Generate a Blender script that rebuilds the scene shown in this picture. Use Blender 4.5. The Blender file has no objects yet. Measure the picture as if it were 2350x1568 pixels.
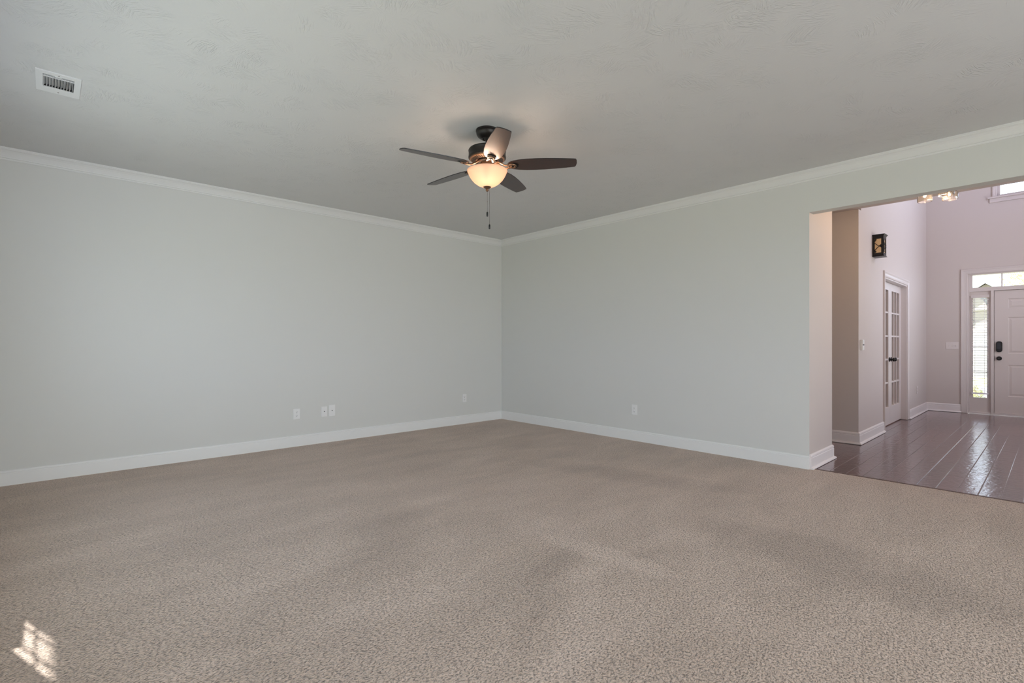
import bpy, bmesh, math, random
from mathutils import Vector, Matrix
random.seed(7)
PI = math.pi
sc = bpy.context.scene
C = sc.collection

# ------------------------------------------------------------------ camera
CAM = Vector((-5.1107, -5.7684, 1.1489))
YAW = math.radians(47.267)              # angle of the world X axis to the right of the view
cam_d = bpy.data.cameras.new('camera')
cam_d.sensor_width = 36.0
cam_d.lens = 1152.94 / 2350 * 36
cam_d.shift_y = (789.08 - 784) / 2350
cam_d.clip_start = 0.05
cam_d.clip_end = 300
cam = bpy.data.objects.new('camera', cam_d)
cam.location = CAM
cam.rotation_euler = (PI / 2, 0, YAW - PI / 2 + 0.0)
C.objects.link(cam)
sc.camera = cam
FWD = Vector((math.cos(YAW), math.sin(YAW), 0))
RGT = Vector((math.sin(YAW), -math.cos(YAW), 0))
cam.rotation_euler = (PI / 2, 0, math.atan2(FWD.y, FWD.x) - PI / 2)

# ------------------------------------------------------------------ view and light
sc.view_settings.view_transform = 'Standard'
sc.view_settings.look = 'None'
sc.view_settings.exposure = 0.0
sc.view_settings.gamma = 1.0
sc.view_settings.use_curve_mapping = False
sc.cycles.max_bounces = 10
sc.cycles.diffuse_bounces = 7
sc.cycles.glossy_bounces = 4
sc.cycles.transparent_max_bounces = 16
sc.cycles.caustics_reflective = False
sc.cycles.sample_clamp_indirect = 6.0

w = bpy.data.worlds.new('sky')
sc.world = w
w.use_nodes = True
bg = w.node_tree.nodes['Background']
# hazy late-morning sky: a bright horizon that gives way to a softer pale blue higher up
_t = w.node_tree
_tc = _t.nodes.new('ShaderNodeTexCoord')
_sp = _t.nodes.new('ShaderNodeSeparateXYZ')
_t.links.new(_tc.outputs['Generated'], _sp.inputs[0])
_rp = _t.nodes.new('ShaderNodeValToRGB')
_rp.color_ramp.elements[0].position = 0.24
_rp.color_ramp.elements[0].color = (0.78, 0.86, 1.0, 1)
_rp.color_ramp.elements[1].position = 0.34
_rp.color_ramp.elements[1].color = (0.19, 0.223, 0.256, 1)
_t.links.new(_sp.outputs[2], _rp.inputs[0])
_t.links.new(_rp.outputs[0], bg.inputs[0])
bg.inputs[1].default_value = 3.9

SUN_AZ = Vector((0.3026, -0.9531, 0))
SUN_EL = math.radians(38)
sun_d = bpy.data.lights.new('sun', 'SUN')
sun_d.energy = 20
sun_d.angle = math.radians(0.6)
sun_d.color = (1.0, 0.95, 0.89)
sun = bpy.data.objects.new('sun', sun_d)
sdir = SUN_AZ * math.cos(SUN_EL) + Vector((0, 0, -math.sin(SUN_EL)))
sun.rotation_euler = sdir.to_track_quat('-Z', 'Y').to_euler()
sun.location = (-12, 8, 9)
C.objects.link(sun)


def area(name, loc, direction, sx, sy, power, col, spread=180):
    d = bpy.data.lights.new(name, 'AREA')
    d.shape = 'RECTANGLE'
    d.size = sx
    d.size_y = sy
    d.energy = power
    d.color = col
    d.spread = math.radians(spread)
    o = bpy.data.objects.new(name, d)
    o.location = loc
    o.rotation_euler = Vector(direction).to_track_quat('-Z', 'Y').to_euler()
    C.objects.link(o)
    return o


# daylight at unseen windows; the foyer and study lamps are added to brighten
DAY = (0.86, 0.93, 1.0)
for _y, _p in ((-1.83, 14), (-3.05, 13), (-4.16, 8), (-5.27, 0.8)):       # one in each side window's opening
    area('daylight_side_window', (-5.52, _y, 1.40), (1, 0, 0.10), 1.22, 0.74, _p, (0.69, 0.83, 1.0))
area('daylight_patio_doors', (-3.0, -9.26, 1.2), (0, 1, 0.03), 3.9, 2.1, 70, (1.0, 0.955, 0.915), 125)
area('foyer_fill_low', (3.6, -7.3, 1.7), (0, 1, 0), 2.6, 2.2, 22, (1.0, 0.86, 0.80))  # added fill for the lower foyer, outside an invented opening
area('foyer_fill_high', (3.9, -7.3, 4.2), (0, 1, 0), 2.0, 1.5, 36, (0.68, 0.63, 1.0))  # added lilac fill for the upper foyer, outside an invented opening
area('study_fill_light', (5.0, -0.6, 1.5), (0, -1, 0), 2.0, 1.4, 90, (1.0, 0.92, 0.85))  # added lamp inside the study to brighten the panes of the glazed doors

# ------------------------------------------------------------------ materials


def mat(name, col, rough=0.6, metal=0.0, spec=0.5, **kw):
    m = bpy.data.materials.new(name)
    m.use_nodes = True
    b = m.node_tree.nodes['Principled BSDF']
    b.inputs['Base Color'].default_value = (*col, 1)
    b.inputs['Roughness'].default_value = rough
    b.inputs['Metallic'].default_value = metal
    b.inputs['Specular IOR Level'].default_value = spec
    for k, v in kw.items():
        b.inputs[k].default_value = v
    return m


class NT:
    def __init__(s, m):
        s.m = m
        s.t = m.node_tree
        s.b = s.t.nodes.get('Principled BSDF')

    def n(s, kind, **kw):
        x = s.t.nodes.new(kind)
        for k, v in kw.items():
            if k.startswith('i_'):
                key = k[2:]
                key = int(key) if key.isdigit() else key.replace('_', ' ')
                x.inputs[key].default_value = v
            else:
                setattr(x, k, v)
        return x

    def l(s, a, b):
        s.t.links.new(a, b)

    def math(s, op, a, b=None, c=None, clamp=False):
        x = s.t.nodes.new('ShaderNodeMath')
        x.operation = op
        x.use_clamp = clamp
        for i, v in enumerate((a, b, c)):
            if v is None:
                continue
            if isinstance(v, (int, float)):
                x.inputs[i].default_value = v
            else:
                s.l(v, x.inputs[i])
        return x.outputs[0]

    def ramp(s, fac, pts):
        r = s.t.nodes.new('ShaderNodeValToRGB')
        e = r.color_ramp.elements
        while len(e) < len(pts):
            e.new(0.5)
        for i, (p, c) in enumerate(pts):
            e[i].position = p
            e[i].color = (*c, 1) if len(c) == 3 else c
        s.l(fac, r.inputs[0])
        return r.outputs[0]

    def bump(s, h, strength, dist, normal=None):
        b = s.t.nodes.new('ShaderNodeBump')
        b.inputs['Strength'].default_value = strength
        b.inputs['Distance'].default_value = dist
        s.l(h, b.inputs['Height'])
        if normal:
            s.l(normal, b.inputs['Normal'])
        return b.outputs[0]


def paint(name, col, rough=0.75, grain=0.0006, spec=0.3):
    """rolled wall paint with a faint orange-peel texture"""
    m = mat(name, col, rough, spec=spec)
    t = NT(m)
    g = t.n('ShaderNodeNewGeometry')
    nz = t.n('ShaderNodeTexNoise', i_Scale=180.0, i_Detail=2.0)
    t.l(g.outputs['Position'], nz.inputs['Vector'])
    t.l(t.bump(nz.outputs[0], 0.25, grain), t.b.inputs['Normal'])
    return m


M = {}
M['wall'] = paint('wall_paint_grey_white', (0.685, 0.690, 0.664), 0.6)
M['foyer'] = paint('foyer_white_pink_light', (0.615, 0.553, 0.52), 0.55)  # pinkish foyer light is tinted into the white wall colour
M['trim'] = mat('white_trim_enamel', (0.82, 0.825, 0.81), 0.35, spec=0.4)
M['crown'] = mat('crown_moulding_paint', (0.755, 0.76, 0.745), 0.45, spec=0.3)
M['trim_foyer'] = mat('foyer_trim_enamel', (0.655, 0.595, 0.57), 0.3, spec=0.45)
M['plastic'] = mat('white_plastic', (0.82, 0.82, 0.81), 0.35)
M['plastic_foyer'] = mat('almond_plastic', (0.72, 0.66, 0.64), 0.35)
M['dark'] = mat('dark_slot', (0.02, 0.02, 0.02), 0.6)
M['black'] = mat('black_metal', (0.010, 0.009, 0.009), 0.35, 0.3)
M['bronze'] = mat('oil_rubbed_bronze', (0.022, 0.018, 0.015), 0.42, 0.35)
M['bronze_light'] = mat('brushed_bronze', (0.20, 0.115, 0.07), 0.38, 0.65)
M['vent'] = mat('painted_register_metal', (0.76, 0.77, 0.77), 0.45)
M['chain'] = mat('chain_metal', (0.16, 0.14, 0.12), 0.35, 0.9)
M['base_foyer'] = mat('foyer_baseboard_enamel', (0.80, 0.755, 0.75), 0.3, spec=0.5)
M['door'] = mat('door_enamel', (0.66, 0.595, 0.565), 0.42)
M['blind'] = mat('blind_slat', (0.86, 0.84, 0.88), 0.5)
M['blind'].node_tree.nodes['Principled BSDF'].inputs['Transmission Weight'].default_value = 0.0
M['brass'] = mat('threshold_dark_wood', (0.10, 0.05, 0.035), 0.4)


def glass_pane(name, tint=(1, 1, 1), refl=0.08):
    m = bpy.data.materials.new(name)
    m.use_nodes = True
    t = m.node_tree
    t.nodes.clear()
    o = t.nodes.new('ShaderNodeOutputMaterial')
    mx = t.nodes.new('ShaderNodeMixShader')
    tr = t.nodes.new('ShaderNodeBsdfTransparent')
    tr.inputs[0].default_value = (*tint, 1)
    gl = t.nodes.new('ShaderNodeBsdfGlossy')
    gl.inputs['Roughness'].default_value = 0.02
    lw = t.nodes.new('ShaderNodeLayerWeight')
    lw.inputs[0].default_value = 0.5
    pw = t.nodes.new('ShaderNodeMath')
    pw.operation = 'POWER'
    pw.inputs[1].default_value = 5.0
    t.links.new(lw.outputs['Facing'], pw.inputs[0])
    ma = t.nodes.new('ShaderNodeMath')
    ma.operation = 'MULTIPLY_ADD'
    ma.inputs[1].default_value = 0.7
    ma.inputs[2].default_value = 0.04
    t.links.new(pw.outputs[0], ma.inputs[0])
    t.links.new(ma.outputs[0], mx.inputs[0])
    t.links.new(tr.outputs[0], mx.inputs[1])
    t.links.new(gl.outputs[0], mx.inputs[2])
    t.links.new(mx.outputs[0], o.inputs[0])
    return m


M['glass'] = glass_pane('window_glass', (0.97, 0.99, 1.0))
M['shade_glass'] = mat('clear_ribbed_glass', (1.0, 0.97, 0.94), 0.03, **{'Transmission Weight': 0.97, 'IOR': 1.42})


def emit(name, col, strength):
    m = bpy.data.materials.new(name)
    m.use_nodes = True
    b = m.node_tree.nodes['Principled BSDF']
    b.inputs['Base Color'].default_value = (*col, 1)
    b.inputs['Emission Color'].default_value = (*col, 1)
    b.inputs['Emission Strength'].default_value = strength
    return m


M['bulb'] = emit('warm_bulb', (1.0, 0.76, 0.52), 30)
M['fan_bulb'] = emit('warm_fan_bulb', (1.0, 0.86, 0.74), 9)


def make_bowl_mat():
    """frosted alabaster glass: scatters the bulb's light through itself"""
    m = bpy.data.materials.new('frosted_amber_glass')
    m.use_nodes = True
    t = m.node_tree
    b = t.nodes['Principled BSDF']
    b.inputs['Base Color'].default_value = (0.86, 0.74, 0.63, 1)
    b.inputs['Roughness'].default_value = 0.35
    o = t.nodes['Material Output']
    tl = t.nodes.new('ShaderNodeBsdfTranslucent')
    tl.inputs[0].default_value = (0.72, 0.60, 0.50, 1)
    mx = t.nodes.new('ShaderNodeMixShader')
    mx.inputs[0].default_value = 0.6
    t.links.new(b.outputs[0], mx.inputs[1])
    t.links.new(tl.outputs[0], mx.inputs[2])
    t.links.new(mx.outputs[0], o.inputs[0])
    return m


M['bowl'] = make_bowl_mat()


def make_ceiling_mat():
    """drywall ceiling with slap-brush (crow's foot) texture"""
    m = mat('stomp_textured_ceiling', (0.655, 0.66, 0.655), 0.7, spec=0.25)
    t = NT(m)
    g = t.n('ShaderNodeNewGeometry')
    heights = []
    for k, (sc_, off) in enumerate(((5.5, 0.0), (4.6, 13.7), (6.4, 41.3))):
        mp = t.n('ShaderNodeVectorMath', operation='ADD')
        t.l(g.outputs['Position'], mp.inputs[0])
        mp.inputs[1].default_value = (off, off * 0.7, 0)
        vo = t.n('ShaderNodeTexVoronoi', i_Scale=sc_)
        t.l(mp.outputs[0], vo.inputs['Vector'])
        csep = t.n('ShaderNodeSeparateColor')
        t.l(vo.outputs['Color'], csep.inputs[0])
        df = t.n('ShaderNodeVectorMath', operation='SUBTRACT')
        t.l(mp.outputs[0], df.inputs[0])
        t.l(vo.outputs['Position'], df.inputs[1])
        # each slap of the brush leaves its own fan of bristle lines
        ro = t.n('ShaderNodeVectorRotate', rotation_type='Z_AXIS')
        t.l(df.outputs[0], ro.inputs['Vector'])
        t.l(t.math('MULTIPLY', csep.outputs[0], 6.283), ro.inputs['Angle'])
        wob = t.n('ShaderNodeTexNoise', i_Scale=14.0, i_Detail=2.0)
        t.l(mp.outputs[0], wob.inputs['Vector'])
        wm = t.n('ShaderNodeVectorMath', operation='MULTIPLY_ADD')
        t.l(wob.outputs['Color'], wm.inputs[0])
        wm.inputs[1].default_value = (0.022, 0.022, 0)
        t.l(ro.outputs[0], wm.inputs[2])
        sep = t.n('ShaderNodeSeparateXYZ')
        t.l(wm.outputs[0], sep.inputs[0])
        u, v = sep.outputs[0], sep.outputs[1]
        fan_ = t.math('MULTIPLY', v, t.math('ADD', 1.0, t.math('MULTIPLY', u, 2.5)))
        arc = t.math('ADD', fan_, t.math('MULTIPLY', t.math('MULTIPLY', u, u), t.math('MULTIPLY_ADD', csep.outputs[1], 4.0, -2.0)))
        cmb = t.n('ShaderNodeCombineXYZ')
        t.l(t.math('MULTIPLY', u, 14.0), cmb.inputs[0])
        t.l(t.math('MULTIPLY', arc, 100.0), cmb.inputs[1])
        t.l(t.math('MULTIPLY', csep.outputs[2], 37.0), cmb.inputs[2])
        st = t.n('ShaderNodeTexNoise', i_Scale=1.0, i_Detail=2.0, i_Roughness=0.55)
        t.l(cmb.outputs[0], st.inputs['Vector'])
        ridge = t.ramp(st.outputs[0], [(0.50, (0, 0, 0)), (0.60, (1, 1, 1)), (0.72, (0.3, 0.3, 0.3))])
        edge = t.ramp(vo.outputs['Distance'], [(0.30, (1, 1, 1)), (0.55, (0, 0, 0))])
        pat = t.n('ShaderNodeTexNoise', i_Scale=3.2, i_Detail=2.0)
        t.l(mp.outputs[0], pat.inputs['Vector'])
        patch = t.ramp(pat.outputs[0], [(0.40, (0, 0, 0)), (0.58, (1, 1, 1))])
        heights.append(t.math('MULTIPLY', t.math('MULTIPLY', ridge, edge), patch))
    h = t.math('MAXIMUM', t.math('MAXIMUM', heights[0], heights[1]), heights[2])
    fine = t.n('ShaderNodeTexNoise', i_Scale=90.0, i_Detail=3.0)
    t.l(g.outputs['Position'], fine.inputs['Vector'])
    n2 = t.bump(fine.outputs[0], 0.35, 0.001)
    n3 = t.bump(h, 0.7, 0.0026, n2)
    t.l(n3, t.b.inputs['Normal'])
    return m


M['ceiling'] = make_ceiling_mat()


def make_carpet_mat():
    """beige cut-pile carpet; the pile leans differently where it was walked on and vacuumed"""
    m = mat('beige_cut_pile_carpet', (0.3, 0.23, 0.18), 0.95, spec=0.1)
    t = NT(m)
    g = t.n('ShaderNodeNewGeometry')
    P = g.outputs['Position']
    # tufts
    wv = t.n('ShaderNodeTexNoise', i_Scale=60.0, i_Detail=1.0)
    t.l(P, wv.inputs['Vector'])
    wa = t.n('ShaderNodeVectorMath', operation='MULTIPLY_ADD')
    t.l(wv.outputs['Color'], wa.inputs[0])
    wa.inputs[1].default_value = (0.012, 0.012, 0)
    t.l(P, wa.inputs[2])
    v1 = t.n('ShaderNodeTexVoronoi', i_Scale=125.0)
    t.l(wa.outputs[0], v1.inputs['Vector'])
    rot = t.n('ShaderNodeMapping')
    rot.inputs['Rotation'].default_value = (0, 0, math.radians(-18))
    rot.inputs['Scale'].default_value = (1.0, 1.55, 1)
    t.l(wa.outputs[0], rot.inputs['Vector'])
    n1 = t.n('ShaderNodeTexNoise', i_Scale=88.0, i_Detail=4.0, i_Roughness=0.62)
    t.l(rot.outputs[0], n1.inputs['Vector'])
    tuft = t.math('ADD', t.math('MULTIPLY', n1.outputs[0], 1.3), t.math('MULTIPLY', v1.outputs['Distance'], -0.5))
    pits = t.ramp(n1.outputs[0], [(0.30, (0, 0, 0)), (0.47, (1, 1, 1))])
    n2 = t.n('ShaderNodeTexNoise', i_Scale=22.0, i_Detail=3.0)
    t.l(P, n2.inputs['Vector'])
    # pile lean: large soft patches and swept strokes
    mp = t.n('ShaderNodeMapping')
    mp.inputs['Rotation'].default_value = (0, 0, math.radians(20))
    mp.inputs['Scale'].default_value = (0.9, 2.2, 1)
    t.l(P, mp.inputs['Vector'])
    n3 = t.n('ShaderNodeTexNoise', i_Scale=1.3, i_Detail=5.0, i_Roughness=0.6, i_Distortion=0.6)
    t.l(mp.outputs[0], n3.inputs['Vector'])
    mp2 = t.n('ShaderNodeMapping')
    mp2.inputs['Rotation'].default_value = (0, 0, math.radians(-38))
    mp2.inputs['Scale'].default_value = (1.0, 3.4, 1)
    t.l(P, mp2.inputs['Vector'])
    n4 = t.n('ShaderNodeTexNoise', i_Scale=1.1, i_Detail=3.0, i_Distortion=0.4)
    t.l(mp2.outputs[0], n4.inputs['Vector'])
    lean = t.math('ADD', t.math('MULTIPLY', n3.outputs[0], 0.6), t.math('MULTIPLY', n4.outputs[0], 0.4))

    def stroke(cx, cy, ang, lx, ly, amount):
        """one brushed mark in the pile, an ellipse lying on the floor"""
        q = t.n('ShaderNodeMapping', vector_type='TEXTURE')
        q.inputs['Location'].default_value = (cx, cy, 0)
        q.inputs['Rotation'].default_value = (0, 0, ang)
        q.inputs['Scale'].default_value = (lx * 1.5, ly * 1.5, 1)
        ad = t.n('ShaderNodeVectorMath', operation='MULTIPLY_ADD')
        t.l(n2.outputs['Color'], ad.inputs[0])
        ad.inputs[1].default_value = (0.10, 0.10, 0)
        t.l(P, ad.inputs[2])
        t.l(ad.outputs[0], q.inputs['Vector'])
        ln = t.n('ShaderNodeVectorMath', operation='LENGTH')
        t.l(q.outputs[0], ln.inputs[0])
        f = t.math('SUBTRACT', 1.0, t.math('SMOOTHSTEP_' if False else 'MULTIPLY', ln.outputs['Value'], 1.0), clamp=True)
        return t.math('MULTIPLY', t.math('POWER', f, 0.6), amount * 2.0)
    marks = [(-2.83, -4.05, math.radians(-84), 0.30, 0.075, 0.17), (-2.80, -3.60, math.radians(80), 0.34, 0.16, 0.08),
             (-1.98, -4.72, math.radians(-84), 0.52, 0.19, -0.14), (-2.15, -5.25, math.radians(-70), 0.35, 0.14, -0.10),
             (-1.35, -3.2, math.radians(-75), 0.8, 0.16, -0.11), (-3.25, -4.05, math.radians(35), 0.5, 0.10, -0.09),
             (-3.45, -4.35, math.radians(35), 0.55, 0.10, 0.09), (-3.6, -3.0, math.radians(60), 0.5, 0.2, -0.09),
             (-2.4, -4.3, math.radians(40), 0.6, 0.14, 0.07)]
    tot = None
    for a in marks:
        sres = stroke(*a)
        tot = sres if tot is None else t.math('ADD', tot, sres)
    lean = t.math('ADD', lean, tot)
    col = t.ramp(lean, [(0.28, (0.60, 0.437, 0.335)), (0.5, (0.76, 0.568, 0.445)), (0.72, (0.90, 0.69, 0.56))])
    hue = t.n('ShaderNodeMix', data_type='RGBA', blend_type='MULTIPLY')
    hue.inputs[0].default_value = 1.0
    t.l(col, hue.inputs[6])
    tint = t.ramp(n1.outputs[0], [(0.30, (0.36, 0.32, 0.30)), (0.40, (0.80, 0.78, 0.765)), (0.48, (1.0, 0.99, 0.98)), (0.70, (1.16, 1.155, 1.15))])  # shade in the pits between tufts is painted into the colour
    t.l(tint, hue.inputs[7])
    t.l(hue.outputs[2], t.b.inputs['Base Color'])
    t.b.inputs['Sheen Weight'].default_value = 0.6
    t.b.inputs['Sheen Roughness'].default_value = 0.6
    b0 = t.bump(n2.outputs[0], 0.5, 0.010)
    b1 = t.bump(t.math('ADD', tuft, pits), 1.0, 0.0092, b0)
    t.l(b1, t.b.inputs['Normal'])
    return m


M['carpet'] = make_carpet_mat()


def make_hardwood_mat():
    """hand-scraped reddish dark planks running along X, 0.123 m wide"""
    m = mat('hand_scraped_dark_hardwood', (0.1, 0.05, 0.04), 0.25, spec=0.2)
    t = NT(m)
    g = t.n('ShaderNodeNewGeometry')
    sep = t.n('ShaderNodeSeparateXYZ')
    t.l(g.outputs['Position'], sep.inputs[0])
    yy = t.math('DIVIDE', t.math('ADD', sep.outputs[1], 20.002), 0.123)
    row = t.math('FLOOR', yy)
    fy = t.math('FRACT', yy)
    wn = t.n('ShaderNodeTexWhiteNoise', noise_dimensions='1D')
    t.l(row, wn.inputs['W'])
    xx = t.math('DIVIDE', t.math('ADD', sep.outputs[0], t.math('MULTIPLY', wn.outputs[0], 1.9)), 1.35)
    fx = t.math('FRACT', xx)
    cell = t.n('ShaderNodeCombineXYZ')
    t.l(row, cell.inputs[0])
    t.l(t.math('FLOOR', xx), cell.inputs[1])
    wc = t.n('ShaderNodeTexWhiteNoise', noise_dimensions='2D')
    t.l(cell.outputs[0], wc.inputs['Vector'])
    ey = t.math('MINIMUM', fy, t.math('SUBTRACT', 1.0, fy))
    ex = t.math('MULTIPLY', t.math('MINIMUM', fx, t.math('SUBTRACT', 1.0, fx)), 11.0)
    e = t.math('MINIMUM', ey, ex)
    seam = t.ramp(e, [(0.0, (0, 0, 0)), (0.035, (1, 1, 1))])
    mp = t.n('ShaderNodeMapping')
    mp.inputs['Scale'].default_value = (1.2, 14, 1)
    t.l(g.outputs['Position'], mp.inputs['Vector'])
    gr = t.n('ShaderNodeTexNoise', i_Scale=4.0, i_Detail=4.0)
    t.l(mp.outputs[0], gr.inputs['Vector'])
    f = t.math('ADD', t.math('MULTIPLY', gr.outputs[0], 0.5), t.math('MULTIPLY', wc.outputs[0], 0.5))
    col = t.ramp(f, [(0.2, (0.075, 0.028, 0.032)), (0.8, (0.135, 0.053, 0.058))])
    mx = t.n('ShaderNodeMix', data_type='RGBA')
    t.l(seam, mx.inputs[0])
    mx.inputs[6].default_value = (0.02, 0.012, 0.01, 1)
    t.l(col, mx.inputs[7])
    t.l(mx.outputs[2], t.b.inputs['Base Color'])
    mp2 = t.n('ShaderNodeMapping')
    mp2.inputs['Scale'].default_value = (1.4, 1, 1)
    t.l(g.outputs['Position'], mp2.inputs['Vector'])
    sx = t.n('ShaderNodeTexNoise', i_Scale=20.0, i_Detail=2.0, i_Distortion=0.9)
    t.l(mp2.outputs[0], sx.inputs['Vector'])
    b1 = t.bump(sx.outputs[0], 0.65, 0.0030)
    b2 = t.bump(seam, 0.7, 0.0015, b1)
    t.l(b2, t.b.inputs['Normal'])
    t.b.inputs['Roughness'].default_value = 0.22
    t.b.inputs['Coat Weight'].default_value = 0.85
    t.b.inputs['Coat Roughness'].default_value = 0.12
    t.b.inputs['Coat IOR'].default_value = 1.5
    t.l(b2, t.b.inputs['Coat Normal'])
    return m


M['hardwood'] = make_hardwood_mat()


def make_walnut():
    m = mat('dark_walnut_blade', (0.06, 0.02, 0.01), 0.34, spec=0.5, **{'Coat Weight': 0.75, 'Coat Roughness': 0.5, 'Coat IOR': 1.65})
    t = NT(m)
    tc = t.n('ShaderNodeTexCoord')
    mp = t.n('ShaderNodeMapping')
    mp.inputs['Scale'].default_value = (2, 30, 30)
    t.l(tc.outputs['Object'], mp.inputs['Vector'])
    nz = t.n('ShaderNodeTexNoise', i_Scale=4.0, i_Detail=3.0)
    t.l(mp.outputs[0], nz.inputs['Vector'])
    t.l(t.ramp(nz.outputs[0], [(0.3, (0.012, 0.0035, 0.0018)), (0.7, (0.036, 0.008, 0.003))]), t.b.inputs['Base Color'])
    return m


M['walnut'] = make_walnut()
M['blade_edge'] = mat('black_blade_edge', (0.012, 0.01, 0.01), 0.4)
M['amber'] = mat('amber_mica_glass', (0.66, 0.46, 0.26), 0.35, **{'Emission Color': (1.0, 0.62, 0.28, 1), 'Emission Strength': 0.06})

# ------------------------------------------------------------------ mesh helpers


class MB:
    def __init__(s):
        s.bm = bmesh.new()

    def box(s, x0, x1, y0, y1, z0, z1, bevel=0.0):
        v = [s.bm.verts.new((x, y, z)) for x in (x0, x1) for y in (y0, y1) for z in (z0, z1)]
        fs = []
        for q in ((0, 1, 3, 2), (4, 6, 7, 5), (0, 4, 5, 1), (2, 3, 7, 6), (0, 2, 6, 4), (1, 5, 7, 3)):
            fs.append(s.bm.faces.new([v[i] for i in q]))
        if bevel:
            es = list({e for f in fs for e in f.edges})
            bmesh.ops.bevel(s.bm, geom=es, offset=bevel, segments=2, profile=0.7, affect='EDGES')
        return s

    def prism(s, pts, axis, a, b):
        """polygon extruded along an axis; pts are the other two coordinates in xyz order"""
        def P(p, c):
            if axis == 'x':
                return (c, p[0], p[1])
            if axis == 'y':
                return (p[0], c, p[1])
            return (p[0], p[1], c)
        va = [s.bm.verts.new(P(p, a)) for p in pts]
        vb = [s.bm.verts.new(P(p, b)) for p in pts]
        n = len(pts)
        s.bm.faces.new(va)
        s.bm.faces.new(vb)
        for i in range(n):
            s.bm.faces.new((va[i], va[(i + 1) % n], vb[(i + 1) % n], vb[i]))
        return s

    def lathe(s, prof, seg=40, cx=0, cy=0, cz=0, close=False, ry=1.0):
        """profile [(r, z)] turned around Z"""
        rings = []
        for r, z in prof:
            if r < 1e-6:
                rings.append([s.bm.verts.new((cx, cy, cz + z))])
            else:
                rings.append([s.bm.verts.new((cx + r * math.cos(2 * PI * i / seg), cy + r * ry * math.sin(2 * PI * i / seg), cz + z)) for i in range(seg)])
        pairs = list(zip(rings[:-1], rings[1:]))
        if close:
            pairs.append((rings[-1], rings[0]))
        for A, B in pairs:
            for i in range(seg):
                j = (i + 1) % seg
                a = [A[i % len(A)]] if len(A) == 1 else [A[i], A[j]]
                b = [B[0]] if len(B) == 1 else [B[j], B[i]]
                f = a + b
                if len(f) >= 3:
                    s.bm.faces.new(f)
        return s

    def tube(s, pts, r, seg=10, ry=None, closed=False):
        """round (or flattened) tube along a path"""
        pts = [Vector(p) for p in pts]
        n = len(pts)
        rings = []
        rs = r if isinstance(r, (list, tuple)) else [r] * n
        for i, p in enumerate(pts):
            if closed:
                d = pts[(i + 1) % n] - pts[i - 1]
            else:
                d = pts[min(i + 1, n - 1)] - pts[max(i - 1, 0)]
            d.normalize()
            up = Vector((0, 0, 1)) if abs(d.z) < 0.95 else Vector((1, 0, 0))
            side = d.cross(up).normalized()
            up2 = side.cross(d).normalized()
            k = ry if ry else 1.0
            rings.append([s.bm.verts.new(p + side * math.cos(2 * PI * j / seg) * rs[i] + up2 * math.sin(2 * PI * j / seg) * rs[i] * k) for j in range(seg)])
        m = n if closed else n - 1
        for i in range(m):
            A, B = rings[i], rings[(i + 1) % n]
            for j in range(seg):
                s.bm.faces.new((A[j], A[(j + 1) % seg], B[(j + 1) % seg], B[j]))
        if not closed:
            s.bm.faces.new(rings[0])
            s.bm.faces.new(rings[-1])
        return s

    def sweep(s, prof, path):
        """moulding: profile [(out, z)] carried along a plan path, out is to the left of travel, mitred corners"""
        path = [Vector((*p, 0)) for p in path]
        n = len(path)
        rows = []
        for i, p in enumerate(path):
            d1 = (p - path[i - 1]).normalized() if i else None
            d2 = (path[i + 1] - p).normalized() if i < n - 1 else None
            d1 = d1 or d2
            d2 = d2 or d1
            n1 = Vector((-d1.y, d1.x, 0))
            n2 = Vector((-d2.y, d2.x, 0))
            mt = (n1 + n2) / (1 + n1.dot(n2))
            rows.append([s.bm.verts.new(p + mt * o + Vector((0, 0, z))) for o, z in prof])
        k = len(prof)
        for A, B in zip(rows[:-1], rows[1:]):
            for j in range(k):
                s.bm.faces.new((A[j], A[(j + 1) % k], B[(j + 1) % k], B[j]))
        s.bm.faces.new(rows[0])
        s.bm.faces.new(rows[-1])
        return s

    def xform(s, mtx, start=0):
        s.bm.verts.ensure_lookup_table()
        for v in s.bm.verts[start:]:
            v.co = mtx @ v.co
        return s

    def build(s, name, material, parent=None, smooth=False, angle=35):
        bmesh.ops.recalc_face_normals(s.bm, faces=s.bm.faces)
        me = bpy.data.meshes.new(name)
        s.bm.to_mesh(me)
        s.bm.free()
        ms = material if isinstance(material, (list, tuple)) else [material]
        for m in ms:
            me.materials.append(m)
        if smooth:
            me.polygons.foreach_set('use_smooth', [True] * len(me.polygons))
            try:
                me.set_sharp_from_angle(angle=math.radians(angle))
            except Exception:
                pass
        o = bpy.data.objects.new(name, me)
        C.objects.link(o)
        if parent:
            o.parent = parent
        return o


def tag(o, label, cat=None, group=None, kind=None):
    if label:
        o['label'] = label
    if cat:
        o['category'] = cat
    if group:
        o['group'] = group
    if kind:
        o['kind'] = kind
    return o


def empty(name, loc, rz=0.0):
    o = bpy.data.objects.new(name, None)
    o.location = loc
    o.rotation_euler = (0, 0, rz)
    o.empty_display_size = 0.1
    C.objects.link(o)
    return o


def struct(o, label, cat):
    return tag(o, label, cat, kind='structure')


def copy_tree(o, parent=None):
    c = o.copy()
    C.objects.link(c)
    c.parent = parent
    for ch in [x for x in list(C.objects) if x.parent == o]:
        copy_tree(ch, c)
    return c


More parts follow.
